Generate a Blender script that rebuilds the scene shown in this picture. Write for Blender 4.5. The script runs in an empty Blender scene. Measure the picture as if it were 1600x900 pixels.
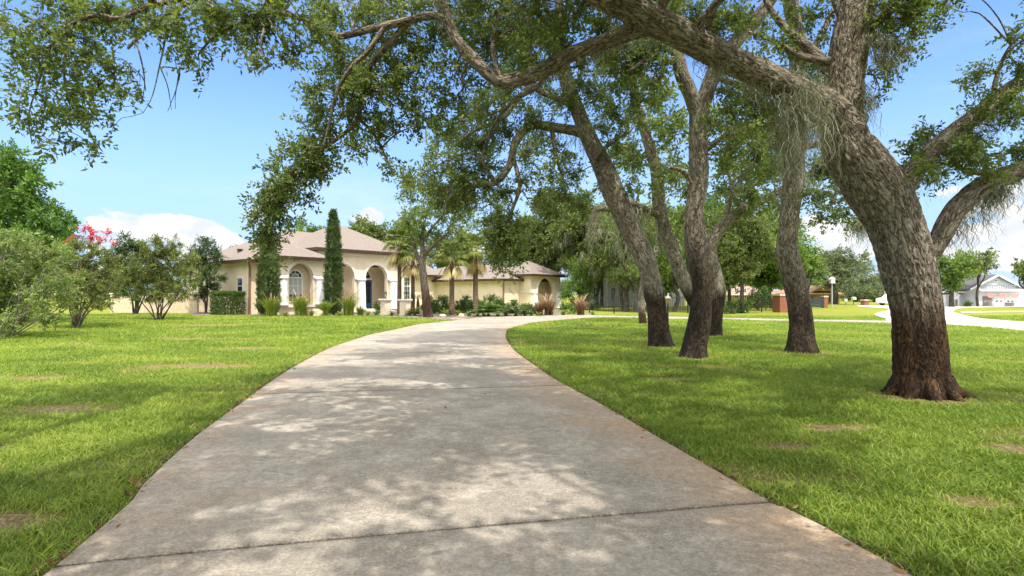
SUN_E = 2.7; SKY_E = .13; CLOUD_E = .56; FILL_DECK_E = 1.5; EXPO = .98
import bpy, bmesh, math, random
import numpy as np
from mathutils import Vector, Matrix, Euler

rng = np.random.default_rng(11)
random.seed(11)
F = 889.0; HC = 1.45; HY = 458.0; CX = 800.0
scn = bpy.context.scene
COL = scn.collection
RAD = math.radians

# ------------------------------------------------------------------ ground height, pixel helpers
def ss(t):
    t = np.clip(t, 0, 1); return t * t * (3 - 2 * t)
def gz(x, y):
    x = np.asarray(x, float); y = np.asarray(y, float)
    z = 0.10 * ss((y - 20) / 13.0) * (1 - ss((x - 4) / 5.0))
    near = 1 - ss((np.hypot(x, y) - 30) / 20)
    return z + near * 0.018 * np.sin(x * 0.9 + 1.3 * np.sin(y * 0.5)) * np.sin(y * 0.75 + 0.4)
def P(px, py, Y):
    """world point seen at pixel (px, py) of the 1600 px photo, Y metres ahead"""
    return np.array([(px - CX) * Y / F, Y, HC - (py - HY) * Y / F])
def G(px, py):
    Y = F * HC / (py - HY)
    for _ in range(6):
        Y = F * (HC - float(gz((px - CX) * Y / F, Y))) / (py - HY)
    x = (px - CX) * Y / F
    return np.array([x, Y, float(gz(x, Y))])
def GY(px, Y):
    x = (px - CX) * Y / F
    return np.array([x, Y, float(gz(x, Y))])

# ------------------------------------------------------------------ vector noise
_perm = np.random.default_rng(3).random((64, 64, 64))
def vnoise(p):
    p = np.asarray(p, float)
    i = np.floor(p).astype(int); f = p - i; f = f * f * (3 - 2 * f)
    r = 0
    for dx in (0, 1):
        for dy in (0, 1):
            for dz in (0, 1):
                w = (f[:, 0] if dx else 1 - f[:, 0]) * (f[:, 1] if dy else 1 - f[:, 1]) * (f[:, 2] if dz else 1 - f[:, 2])
                r = r + w * _perm[(i[:, 0] + dx) & 63, (i[:, 1] + dy) & 63, (i[:, 2] + dz) & 63]
    return r
def fbm(p, o=3):
    r = 0; a = .5
    for k in range(o):
        r = r + a * vnoise(np.asarray(p) * 2 ** k + 17.3 * k); a *= .5
    return r / (1 - .5 ** o)

# ------------------------------------------------------------------ mesh building
def mesh_from(name, V, faces, mats, attrs=None, smooth=False, mat_idx=None):
    V = np.asarray(V, np.float32).reshape(-1, 3)
    me = bpy.data.meshes.new(name)
    faces = [np.asarray(f, np.int32) for f in faces if len(f)]
    me.vertices.add(len(V)); me.vertices.foreach_set('co', V.ravel())
    nl = sum(f.size for f in faces); nf = sum(len(f) for f in faces)
    me.loops.add(nl); me.loops.foreach_set('vertex_index', np.concatenate([f.ravel() for f in faces]))
    tot = np.concatenate([np.full(len(f), f.shape[1], np.int32) for f in faces])
    st = np.zeros(nf, np.int32); st[1:] = np.cumsum(tot)[:-1]
    me.polygons.add(nf); me.polygons.foreach_set('loop_start', st)
    try: me.polygons.foreach_set('loop_total', tot)
    except Exception: pass
    me.polygons.foreach_set('use_smooth', np.full(nf, bool(smooth)))
    if mat_idx is not None: me.polygons.foreach_set('material_index', np.asarray(mat_idx, np.int32))
    me.update(calc_edges=True)
    for m in (mats if isinstance(mats, (list, tuple)) else [mats]): me.materials.append(m)
    for k, a in (attrs or {}).items():
        a = np.asarray(a, np.float32)
        if a.ndim == 1:
            at = me.attributes.new(k, 'FLOAT', 'POINT'); at.data.foreach_set('value', a)
        else:
            at = me.attributes.new(k, 'FLOAT_VECTOR', 'POINT'); at.data.foreach_set('vector', a.ravel())
    return me
def link(name, me, parent=None):
    o = bpy.data.objects.new(name, me); COL.objects.link(o)
    if parent is not None: o.parent = parent
    return o
def tag(o, label=None, cat=None, group=None, kind=None):
    if label: o['label'] = label
    if cat: o['category'] = cat
    if group: o['group'] = group
    if kind: o['kind'] = kind
    return o
def empty(name, loc=(0, 0, 0), rz=0.0, label=None, cat=None, group=None):
    o = bpy.data.objects.new(name, None); COL.objects.link(o)
    o.location = Vector([float(v) for v in loc]); o.rotation_euler = (0, 0, rz); o.empty_display_size = .2
    return tag(o, label, cat, group)
def copy_tree(o, parent=None):
    c = o.copy(); COL.objects.link(c); c.parent = parent
    for ch in list(o.children): copy_tree(ch, c)
    return c

class MB:
    """collects boxes, prisms, rings, lathes into one mesh (local coordinates)"""
    def __init__(s): s.v = []; s.f = []
    def add(s, V, Fs):
        o = len(s.v); s.v += [tuple(map(float, p)) for p in V]; s.f += [tuple(i + o for i in f) for f in Fs]; return s
    def box(s, x0, x1, y0, y1, z0, z1):
        V = [(x0,y0,z0),(x1,y0,z0),(x1,y1,z0),(x0,y1,z0),(x0,y0,z1),(x1,y0,z1),(x1,y1,z1),(x0,y1,z1)]
        return s.add(V, [(3,2,1,0),(4,5,6,7),(0,1,5,4),(1,2,6,5),(2,3,7,6),(3,0,4,7)])
    def prism(s, poly, y0, y1):
        """poly: (x, z) outline, pushed from y0 to y1 (y0 < y1)"""
        n = len(poly)
        V = [(x, y0, z) for x, z in poly] + [(x, y1, z) for x, z in poly]
        return s.add(V, [tuple(range(n)), tuple(range(2 * n - 1, n - 1, -1))] + [((i + 1) % n, i, n + i, n + (i + 1) % n) for i in range(n)])
    def hprism(s, poly, z0, z1):
        n = len(poly)
        V = [(x, y, z0) for x, y in poly] + [(x, y, z1) for x, y in poly]
        return s.add(V, [tuple(range(n - 1, -1, -1)), tuple(range(n, 2 * n))] + [(i, (i + 1) % n, n + (i + 1) % n, n + i) for i in range(n)])
    def arc(s, cx, cz, r0, r1, y0, y1, a0=0., a1=math.pi, n=18, kx=1.0):
        for i in range(n):
            t0 = a0 + (a1 - a0) * i / n; t1 = a0 + (a1 - a0) * (i + 1) / n
            q = [(cx + kx * r * math.cos(t), cz + r * math.sin(t)) for r, t in ((r0, t0), (r1, t0), (r1, t1), (r0, t1))]
            s.prism(q, y0, y1)
        return s
    def arch_wall(s, x0, x1, y0, y1, z0, zt, cx, r, zs, n=18):
        """wall x0..x1, z0..zt with a round headed opening of radius r springing at zs"""
        s.box(x0, cx - r, y0, y1, z0, zt); s.box(cx + r, x1, y0, y1, z0, zt)
        for i in range(n):
            t0 = math.pi * (1 - i / n); t1 = math.pi * (1 - (i + 1) / n)
            a = (cx + r * math.cos(t0), zs + r * math.sin(t0)); b = (cx + r * math.cos(t1), zs + r * math.sin(t1))
            s.prism([a, b, (b[0], zt), (a[0], zt)], y0, y1)
        return s
    def disc(s, cx, cz, r, y0, y1, a0=0., a1=math.pi, n=18):
        pts = [(cx + r * math.cos(a0 + (a1 - a0) * i / n), cz + r * math.sin(a0 + (a1 - a0) * i / n)) for i in range(n + 1)]
        return s.prism(pts, y0, y1)
    def lathe(s, cx, cy, prof, n=20, a0=0):
        V = []; Fs = []
        for r, z in prof:
            for k in range(n):
                a = a0 + 2 * math.pi * k / n; V.append((cx + r * math.cos(a), cy + r * math.sin(a), z))
        m = len(prof)
        for i in range(m - 1):
            for k in range(n):
                k2 = (k + 1) % n; Fs.append((i * n + k, i * n + k2, (i + 1) * n + k2, (i + 1) * n + k))
        Fs.append(tuple(range(n - 1, -1, -1))); Fs.append(tuple((m - 1) * n + k for k in range(n)))
        return s.add(V, Fs)
    def bar(s, p, q, r, n=8):
        p = Vector(p); q = Vector(q); d = (q - p).normalized()
        u = d.orthogonal().normalized(); w = d.cross(u)
        V = [tuple(c + (u * math.cos(2 * math.pi * k / n) + w * math.sin(2 * math.pi * k / n)) * r) for c in (p, q) for k in range(n)]
        return s.add(V, [(k, (k + 1) % n, n + (k + 1) % n, n + k) for k in range(n)] + [tuple(range(n - 1, -1, -1)), tuple(range(n, 2 * n))])
    def build(s, name, mat, parent=None, smooth=False, bevel=0):
        me = bpy.data.meshes.new(name); me.from_pydata(s.v, [], s.f); me.update()
        bm = bmesh.new(); bm.from_mesh(me); bmesh.ops.recalc_face_normals(bm, faces=bm.faces); bm.to_mesh(me); bm.free()
        me.materials.append(mat)
        if smooth: me.polygons.foreach_set('use_smooth', [True] * len(me.polygons))
        o = link(name, me, parent)
        if bevel:
            b = o.modifiers.new('bevel', 'BEVEL'); b.width = bevel; b.segments = 2; b.limit_method = 'ANGLE'; b.angle_limit = RAD(50)
        return o

# ------------------------------------------------------------------ materials
class N:
    def __init__(s, name):
        s.m = bpy.data.materials.new(name); s.m.use_nodes = True
        s.t = s.m.node_tree; s.b = s.t.nodes['Principled BSDF']; s.out = s.t.nodes['Material Output']
    def n(s, typ, **kw):
        x = s.t.nodes.new(typ)
        for k, v in kw.items():
            if k in x.inputs: x.inputs[k].default_value = v
            else: setattr(x, k, v)
        return x
    def l(s, a, b): s.t.links.new(a, b)
    def noise(s, scale, detail=3., vec=None, rough=.55, dist=0.):
        x = s.n('ShaderNodeTexNoise'); x.inputs['Scale'].default_value = scale; x.inputs['Detail'].default_value = detail
        x.inputs['Roughness'].default_value = rough; x.inputs['Distortion'].default_value = dist
        if vec is not None: s.l(vec, x.inputs['Vector'])
        return x.outputs['Fac']
    def pos(s): return s.n('ShaderNodeNewGeometry').outputs['Position']
    def attr(s, name, vec=False):
        x = s.n('ShaderNodeAttribute'); x.attribute_name = name
        return x.outputs['Vector'] if vec else x.outputs['Fac']
    def scale(s, vec, sc):
        x = s.n('ShaderNodeVectorMath', operation='MULTIPLY'); s.l(vec, x.inputs[0]); x.inputs[1].default_value = sc
        return x.outputs[0]
    def mr(s, v, a, b, c=0., d=1., smooth=True):
        x = s.n('ShaderNodeMapRange'); x.interpolation_type = 'SMOOTHSTEP' if smooth else 'LINEAR'
        s.l(v, x.inputs['Value'])
        for i, q in zip(('From Min', 'From Max', 'To Min', 'To Max'), (a, b, c, d)): x.inputs[i].default_value = q
        return x.outputs['Result']
    def math(s, op, a, b=None):
        x = s.n('ShaderNodeMath', operation=op)
        for i, q in enumerate((a, b)):
            if q is None: continue
            if isinstance(q, (int, float)): x.inputs[i].default_value = q
            else: s.l(q, x.inputs[i])
        return x.outputs[0]
    def ramp(s, v, stops):
        x = s.n('ShaderNodeValToRGB'); e = x.color_ramp.elements
        while len(e) > 1: e.remove(e[-1])
        e[0].position = stops[0][0]; e[0].color = (*stops[0][1], 1)
        for p, c in stops[1:]:
            q = e.new(p); q.color = (*c, 1)
        s.l(v, x.inputs[0]); return x.outputs[0]
    def mix(s, fac, a, b, mode='MIX'):
        x = s.n('ShaderNodeMix'); x.data_type = 'RGBA'; x.blend_type = mode
        for sock, q in ((x.inputs[0], fac), (x.inputs[6], a), (x.inputs[7], b)):
            if isinstance(q, (int, float)): sock.default_value = q
            elif isinstance(q, tuple): sock.default_value = (*q, 1)
            else: s.l(q, sock)
        return x.outputs[2]
    def bump(s, h, strength=.5, dist=.02):
        x = s.n('ShaderNodeBump'); x.inputs['Strength'].default_value = strength; x.inputs['Distance'].default_value = dist
        s.l(h, x.inputs['Height']); s.l(x.outputs[0], s.b.inputs['Normal'])
    def base(s, c, rough=.7, spec=.3):
        if isinstance(c, tuple): s.b.inputs['Base Color'].default_value = (*c, 1)
        else: s.l(c, s.b.inputs['Base Color'])
        s.b.inputs['Roughness'].default_value = rough; s.b.inputs['Specular IOR Level'].default_value = spec
        return s

def simple(name, c, rough=.7, spec=.3, var=.12, scale=6., metal=0., bump=0.):
    m = N(name); v = m.noise(scale, 4., m.pos())
    col = m.mix(m.mr(v, .3, .7), tuple(x * (1 - var) for x in c), tuple(min(1, x * (1 + var)) for x in c))
    m.base(col, rough, spec); m.b.inputs['Metallic'].default_value = metal
    if bump: m.bump(m.noise(scale * 12, 3., m.pos()), bump, .01)
    return m.m

def leaf_mat(name, dark, mid, light, old=None, trans=.35, rough=.45, spec=.35):
    m = N(name)
    t = m.attr('tint')
    stops = [(0., dark), (.5, mid), (.93, light)]
    if old: stops += [(.985, light), (1., old)]
    col = m.ramp(t, stops)
    m.base(col, rough, spec)
    tr = m.n('ShaderNodeBsdfTranslucent')
    tc = m.mix(1., col, (1.0, 1.15, .55), 'MULTIPLY'); m.l(tc, tr.inputs['Color'])
    mx = m.n('ShaderNodeMixShader'); mx.inputs[0].default_value = trans
    m.l(m.b.outputs[0], mx.inputs[1]); m.l(tr.outputs[0], mx.inputs[2]); m.l(mx.outputs[0], m.out.inputs['Surface'])
    return m.m

def bark_mat(name, dark, mid, light, wet=None, wet_z=1.45, wet_w=.15, sc=(20, 20, 5), bump=.8):
    m = N(name)
    tc = m.attr('tc', True)
    def ridged(k, det, dist):
        n = m.noise(1., det, m.scale(tc, tuple(q * k for q in sc)), .5, dist)
        return m.mr(m.math('ABSOLUTE', m.math('SUBTRACT', n, .5)), .0, .13)
    r1 = ridged(1., 2.5, .9); r2 = ridged(2.3, 2., .6)
    n1 = m.noise(1., 4., m.scale(tc, (sc[0] * 4, sc[1] * 4, sc[2] * 4)), .65)
    h = m.math('ADD', m.math('ADD', m.math('MULTIPLY', r1, .52), m.math('MULTIPLY', r2, .28)), m.math('MULTIPLY', n1, .42))
    big = m.noise(1.6, 4., m.pos())
    col = m.ramp(m.math('ADD', m.math('MULTIPLY', h, .8), m.math('MULTIPLY', big, .25)), [(.2, dark), (.55, mid), (.95, light)])
    col = m.mix(m.mr(h, .12, .42, .75, 0.), col, tuple(x * .5 for x in dark))
    # grey green lichen patches
    li = m.mr(m.noise(5., 4., m.pos(), .7), .56, .68, 0, .55)
    col = m.mix(li, col, (.23, .235, .19))
    if wet:
        sx = m.n('ShaderNodeSeparateXYZ'); m.l(m.pos(), sx.inputs[0])
        zz = m.math('ADD', sx.outputs[2], m.math('MULTIPLY', m.noise(3., 4., m.scale(m.pos(), (1, 1, .35))), .9))
        w = m.mr(zz, wet_z + .22 - wet_w, wet_z + .26 + wet_w, 1., 0.)
        wc = m.mix(m.mr(m.noise(3., 3., m.scale(m.pos(), (1, 1, .25))), .4, .62), wet[0], wet[1])
        wc = m.mix(m.mr(h, .15, .9), tuple(x * .32 for x in wet[0]), wc)
        col = m.mix(w, col, wc)
    m.base(col, .85, .2); m.bump(h, bump, .03)
    return m.m

# ------------------------------------------------------------------ tubes (trunks, limbs)
class Tubes:
    def __init__(s): s.V = []; s.Q = []; s.T = []; s.n = 0; s.sk = []; s.Tri = []
    def tube(s, pts, rad, seg=14, step=None, lump=.05, flare=0., ridge=0., keep=True, seed=None):
        pts = np.asarray(pts, float); rad = np.asarray(rad, float)
        C = np.column_stack([pts, rad])
        C2 = np.vstack([2 * C[0] - C[1], C, 2 * C[-1] - C[-2]])
        out = []
        for i in range(1, len(C2) - 2):
            p0, p1, p2, p3 = C2[i - 1:i + 3]
            L = np.linalg.norm(p2[:3] - p1[:3]); st = step or max(.05, .5 * p1[3])
            k = max(1, int(math.ceil(L / st)))
            t = (np.arange(k) / k)[:, None]
            out.append(.5 * (2 * p1 + (p2 - p0) * t + (2 * p0 - 5 * p1 + 4 * p2 - p3) * t ** 2 + (3 * p1 - p0 - 3 * p2 + p3) * t ** 3))
        out.append(C2[-2][None]); C = np.vstack(out)
        X = C[:, :3]; R = np.maximum(C[:, 3], .003); n = len(X)
        d = np.gradient(X, axis=0); d /= np.linalg.norm(d, axis=1)[:, None] + 1e-9
        S = np.concatenate([[0], np.cumsum(np.linalg.norm(np.diff(X, axis=0), axis=1))])
        u = np.array([1., 0, 0]) if abs(d[0][0]) < .8 else np.array([0, 1., 0])
        U = np.zeros((n, 3)); W = np.zeros((n, 3))
        for i in range(n):
            u = u - d[i] * u.dot(d[i]); u /= np.linalg.norm(u); U[i] = u; W[i] = np.cross(d[i], u)
        a = np.arange(seg) * 2 * math.pi / seg
        ca, sa = np.cos(a), np.sin(a)
        rs = (seed if seed is not None else rng.random() * 60)
        # lumps: low frequency noise on the surface
        q = np.stack([np.broadcast_to(ca, (n, seg)), np.broadcast_to(sa, (n, seg)), np.broadcast_to(S[:, None], (n, seg))], -1)
        qq = q * np.array([1.3, 1.3, 1.]); qq[..., 2] /= np.maximum(R.mean() * 2.5, .05); qq += rs
        m = 1 + lump * 2 * (fbm(qq.reshape(-1, 3), 3).reshape(n, seg) - .5)
        rr = R[:, None] * m
        if flare:
            fl = np.exp(-S / (R[0] * .75))[:, None]
            lob = .55 + .45 * np.sin(a * 3 + rs) * np.cos(a * 2 + 1.7 * rs)
            rr = rr * (1 + flare * fl * lob[None])
        tc = np.stack([ca[None] * R[:, None], sa[None] * R[:, None], np.broadcast_to(S[:, None], (n, seg))], -1) + rs
        if ridge:
            w = vnoise(tc.reshape(-1, 3) * 6.)[:, None] * np.array([[.12, .12, .3]])
            b = tc.reshape(-1, 3) + w
            r1 = 1 - np.abs(2 * vnoise(b * np.array([26, 26, 6.])) - 1); r2 = 1 - np.abs(2 * vnoise(b * np.array([48, 48, 14.]) + 9) - 1)
            rr = rr + ridge * (.5 - (r1 ** 2 * .8 + r2 ** 2 * .4)).reshape(n, seg)
        V = X[:, None] + rr[..., None] * (ca[None, :, None] * U[:, None] + sa[None, :, None] * W[:, None])
        o = s.n
        idx = (np.arange(n)[:, None] * seg + np.arange(seg)[None]) + o
        nx = np.roll(idx, -1, axis=1)
        Q = np.stack([idx[:-1], nx[:-1], nx[1:], idx[1:]], -1).reshape(-1, 4)
        s.V.append(V.reshape(-1, 3)); s.T.append(tc.reshape(-1, 3)); s.Q.append(Q); s.n += n * seg
        tip = X[-1] + d[-1] * R[-1] * .7
        s.V.append(tip[None]); s.T.append(tc[-1, :1]); s.n += 1
        last = idx[-1]; s.Tri.append(np.stack([last, np.roll(last, -1), np.full(seg, s.n - 1)], -1))
        if keep: s.sk.append(np.column_stack([X, R]))
        return X
    def sticks(s, A, B, r0, r1, bend=.12):
        """many thin three sided twigs from A to B with one bend"""
        A = np.asarray(A, float); B = np.asarray(B, float); k = len(A)
        if not k: return
        L = np.linalg.norm(B - A, axis=1)[:, None]
        M = (A + B) / 2 + rng.normal(size=(k, 3)) * L * bend
        d = (B - A) / (L + 1e-9); h = rng.normal(size=(k, 3)); u = np.cross(d, h); u /= np.linalg.norm(u, axis=1)[:, None] + 1e-9; w = np.cross(d, u)
        r0 = np.broadcast_to(np.asarray(r0, float), (k,))[:, None]; r1 = np.broadcast_to(np.asarray(r1, float), (k,))[:, None]
        rings = []
        for C, r in ((A, r0), (M, (r0 + r1) / 2), (B, r1)):
            for j in range(3):
                an = j * 2.0944; rings.append(C + r * (math.cos(an) * u + math.sin(an) * w))
        V = np.stack(rings, 1)
        base = (np.arange(k) * 9)[:, None] + s.n
        q = []
        for i in (0, 3):
            for j in range(3):
                j2 = (j + 1) % 3; q.append(np.concatenate([base + i + j, base + i + j2, base + i + 3 + j2, base + i + 3 + j], 1))
        s.V.append(V.reshape(-1, 3)); s.T.append(V.reshape(-1, 3)); s.Q.append(np.concatenate(q)); s.n += k * 9
    def nearest(s, p, rmax=None):
        best = None
        for a in s.sk:
            dd = np.linalg.norm(a[:, :3] - p, axis=1); i = int(dd.argmin())
            if best is None or dd[i] < best[0]: best = (dd[i], a[i])
        return best
    def build(s, name, mat, parent=None):
        me = mesh_from(name, np.vstack(s.V), [np.concatenate(s.Q)] + ([np.concatenate(s.Tri)] if s.Tri else []), mat, {'tc': np.vstack(s.T)}, smooth=True)
        return link(name, me, parent)

# ------------------------------------------------------------------ foliage
def rot_from(d, roll):
    d = d / (np.linalg.norm(d, axis=1)[:, None] + 1e-9)
    h = np.where(np.abs(d[:, 2:3]) > .9, np.array([[1., 0, 0]]), np.array([[0, 0, 1.]]))
    u = np.cross(h, d); u /= np.linalg.norm(u, axis=1)[:, None]; w = np.cross(d, u)
    c, s_ = np.cos(roll)[:, None], np.sin(roll)[:, None]
    return np.stack([d, c * u + s_ * w, -s_ * u + c * w], 2)      # columns: forward, side, up
def spray_templates(nl, L, W, tw, k=6, spread=1.0, jit=.35):
    """k twig templates of nl leaves; x is along the twig"""
    T = np.zeros((k, nl, 4, 3))
    for a in range(k):
        for i in range(nl):
            t = (i + .5 + rng.normal() * .3) / nl
            p = np.array([tw * t, 0, 0]) + rng.normal(size=3) * tw * .05 + np.array([0, 0, -.12 * tw * t * t])
            ang = rng.random() * 2 * math.pi
            fw = .75 * (1 - .5 * spread) + .55 * t
            d = np.array([fw, spread * math.cos(ang), spread * math.sin(ang) * .8 + .1]); d += rng.normal(size=3) * jit; d /= np.linalg.norm(d)
            sde = np.cross(d, rng.normal(size=3) + np.array([0, 0, 1.2])); sde /= np.linalg.norm(sde)
            up = np.cross(sde, d); l = L * (.7 + .6 * rng.random()); w = W * (.7 + .6 * rng.random())
            T[a, i] = [p, p + d * l * .5 + sde * w * .5 + up * w * .12, p + d * l, p + d * l * .5 - sde * w * .5 + up * w * .12]
    return T
class Leaves:
    def __init__(s): s.V = []; s.A = []
    def sprays(s, base, dirs, T, scale=(.75, 1.25), tint=None, leafvar=.16):
        k = len(base)
        if not k: return
        R = rot_from(np.asarray(dirs, float), rng.random(k) * 6.283)
        t = T[rng.integers(0, len(T), k)] * rng.uniform(*scale, k)[:, None, None, None]
        V = np.einsum('kij,knfj->knfi', R, t) + np.asarray(base)[:, None, None, :]
        nl = T.shape[1]
        tn = (rng.random(k) * .5 + .22 if tint is None else tint)[:, None] + rng.normal(size=(k, nl)) * leafvar
        old = rng.random((k, nl)) < .012
        tn = np.where(old, 1., np.clip(tn, 0, .94))
        s.V.append(V.reshape(-1, 3)); s.A.append(np.repeat(tn.reshape(-1), 4))
    def build(s, name, mat, parent=None):
        V = np.concatenate(s.V); n = len(V) // 4
        return link(name, mesh_from(name, V, [np.arange(n * 4).reshape(n, 4)], mat, {'tint': np.concatenate(s.A)}), parent)
def blob(lv, tb, c, R, nspr, T, per=7, down=.35, scale=(.75, 1.25), tint=0., twig=.006, fill=.85, link_r=.02, connect=True):
    """one foliage clump: twig skeleton from the nearest limb to knots, leafy sprays round each knot"""
    c = np.asarray(c, float); R = np.asarray(R, float) * np.ones(3)
    nk = max(2, int(nspr / per))
    d = rng.normal(size=(nk, 3)); d /= np.linalg.norm(d, axis=1)[:, None]
    K = c + d * R * (rng.random(nk) ** .5 * fill)[:, None]
    if tb is not None and connect:
        nb = tb.nearest(c)
        if nb is not None:
            a = nb[1][:3]; L = np.linalg.norm(c - a)
            if L > nb[1][3] * 1.2:
                m1 = a + (c - a) * .35 + np.array([0, 0, .10 * L]) + rng.normal(size=3) * L * .07
                m2 = a + (c - a) * .7 + np.array([0, 0, .08 * L]) + rng.normal(size=3) * L * .07
                r = min(nb[1][3] * .7, link_r * (1 + .3 * L))
                tb.tube([a, m1, m2, c], [r, r * .8, r * .6, r * .35], seg=6, step=max(.12, L / 10), lump=.03, keep=False)
        tb.sticks(np.repeat(c[None], nk, 0) + (K - c) * .06, K, twig * 1.6, twig * .8)
    kk = rng.integers(0, nk, nspr)
    dirs = (K[kk] - c) / (R.mean()) * .7 + rng.normal(size=(nspr, 3)) * .75 + np.array([0, 0, -down])
    ktint = .47 + rng.normal(size=nk) * .13
    B = K[kk] + rng.normal(size=(nspr, 3)) * R * .10
    if tb is not None and connect: tb.sticks(K[kk], B + dirs / (np.linalg.norm(dirs, axis=1)[:, None] + 1e-9) * .15, twig * .7, twig * .4)
    lv.sprays(B, dirs, T, scale, tint=np.clip(ktint[kk] + tint + rng.normal(size=nspr) * .06, .05, .9))
class Ribbons:
    """hanging or standing strips: moss strands, grass blades, palm leaflets"""
    def __init__(s): s.V = []; s.Q = []; s.A = []; s.n = 0
    def add(s, C, W, tint):
        """C (k, m, 3) centre lines, W (k, m, 3) half width vectors"""
        k, m, _ = C.shape
        V = np.stack([C - W, C + W], 2).reshape(-1, 3)
        b = (np.arange(k) * m * 2)[:, None] + (np.arange(m - 1) * 2)[None] + s.n
        s.Q.append(np.stack([b, b + 1, b + 3, b + 2], -1).reshape(-1, 4)); s.V.append(V); s.n += len(V)
        s.A.append(np.repeat(np.broadcast_to(tint, (k,)), m * 2))
    def build(s, name, mat, parent=None, smooth=True):
        return link(name, mesh_from(name, np.concatenate(s.V), [np.concatenate(s.Q)], mat, {'tint': np.concatenate(s.A)}, smooth=smooth), parent)
def moss(rb, top, width, length, n, w=.012):
    """tangle of hanging strands under point top"""
    if isinstance(rb, list): rb.append(Ribbons()); rb = rb[-1]
    top = np.asarray(top, float); m = 9
    b = top + rng.normal(size=(n, 3)) * np.array([width, width * .6, width * .45])
    L = length * (.25 + .75 * rng.random(n) ** 1.5)
    t = np.linspace(0, 1, m)
    C = b[:, None, :] + np.zeros((n, m, 3)); C[..., 2] -= L[:, None] * t
    wob = np.cumsum(rng.normal(size=(n, m, 3)) * (.012 + .055 * L[:, None, None]), 1); wob[..., 2] *= .5; wob[:, 0] = 0
    C += wob - (b - top)[:, None, :] * np.array([1, 1, 0]) * (t ** 2)[None, :, None] * .35
    a = rng.random(n) * 6.283
    W = np.stack([np.cos(a), np.sin(a), np.zeros(n)], -1)[:, None, :] * (w * (.5 + rng.random((n, 1, 1)))) * (1 - .75 * t)[None, :, None]
    tw = rng.random((n, m, 1)) * .9 + .3
    rb.add(C, W * tw, .15 + .7 * rng.random(n))
# ================================================================== camera, sun, sky
cam = bpy.data.cameras.new('camera'); co = bpy.data.objects.new('camera', cam); COL.objects.link(co)
co.location = (0, 0, HC); co.rotation_euler = (RAD(90), 0, 0)
cam.sensor_width = 36; cam.lens = F / 1600 * 36; cam.shift_y = 8 / 1600; cam.clip_start = .05; cam.clip_end = 5000
scn.camera = co
SUN = Vector((.22, -.42, .88)).normalized()
sl = bpy.data.lights.new('sun', 'SUN'); sl.energy = SUN_E; sl.angle = RAD(.75); sl.color = (1., .94, .84)
so = bpy.data.objects.new('sun', sl); COL.objects.link(so); so.rotation_euler = SUN.to_track_quat('Z', 'Y').to_euler(); so.location = (0, -10, 40)
w = bpy.data.worlds.new('World'); scn.world = w; w.use_nodes = True
t = w.node_tree; t.nodes.clear()
def wn(typ, **kw):
    x = t.nodes.new(typ)
    for k, v in kw.items():
        if k in x.inputs: x.inputs[k].default_value = v
        else: setattr(x, k, v)
    return x
def wm(op, a, b=None, c=None):
    x = wn('ShaderNodeMath', operation=op)
    for i, q in enumerate((a, b, c)):
        if q is None: continue
        if isinstance(q, (int, float)): x.inputs[i].default_value = q
        else: t.links.new(q, x.inputs[i])
    return x.outputs[0]
def wmr(v, a, b, c=0., d=1.):
    x = wn('ShaderNodeMapRange'); x.interpolation_type = 'SMOOTHSTEP'; t.links.new(v, x.inputs['Value'])
    for i, q in zip(('From Min', 'From Max', 'To Min', 'To Max'), (a, b, c, d)): x.inputs[i].default_value = q
    return x.outputs['Result']
sky = wn('ShaderNodeTexSky'); sky.sky_type = 'NISHITA'; sky.sun_disc = False
sky.sun_elevation = math.asin(SUN.z); sky.sun_rotation = math.atan2(SUN.x, SUN.y); sky.air_density = 1.0; sky.dust_density = .0; sky.ozone_density = 2.6
hs = wn('ShaderNodeHueSaturation'); hs.inputs['Saturation'].default_value = 1.16; hs.inputs['Value'].default_value = 1.05; t.links.new(sky.outputs[0], hs.inputs['Color'])
hm = wn('ShaderNodeMix'); hm.data_type = 'RGBA'; hm.blend_type = 'MULTIPLY'; hm.inputs[0].default_value = 1.; hm.inputs[7].default_value = (1.05, .985, 1.07, 1); t.links.new(hs.outputs[0], hm.inputs[6])
bg = wn('ShaderNodeBackground'); bg.inputs['Strength'].default_value = SKY_E; t.links.new(hm.outputs[2], bg.inputs['Color'])
tcn = wn('ShaderNodeTexCoord'); sx = wn('ShaderNodeSeparateXYZ'); t.links.new(tcn.outputs['Generated'], sx.inputs[0])
az = wm('ARCTAN2', sx.outputs[0], sx.outputs[1]); el = wm('ARCSINE', sx.outputs[2])
cv = wn('ShaderNodeCombineXYZ'); t.links.new(wm('MULTIPLY', az, 10.), cv.inputs[0]); t.links.new(wm('MULTIPLY', el, 17.), cv.inputs[1])
nz = wn('ShaderNodeTexNoise'); nz.inputs['Scale'].default_value = 1.; nz.inputs['Detail'].default_value = 8.; nz.inputs['Roughness'].default_value = .56; t.links.new(cv.outputs[0], nz.inputs['Vector'])
def hump(a0, e0, sa, se, amp):
    da = wm('DIVIDE', wm('SUBTRACT', az, RAD(a0)), RAD(sa)); de = wm('DIVIDE', wm('SUBTRACT', el, RAD(e0)), RAD(se))
    r2 = wm('ADD', wm('MULTIPLY', da, da), wm('MULTIPLY', de, de))
    return wm('MULTIPLY', wm('EXPONENT', wm('MULTIPLY', r2, -1.)), amp)
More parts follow.
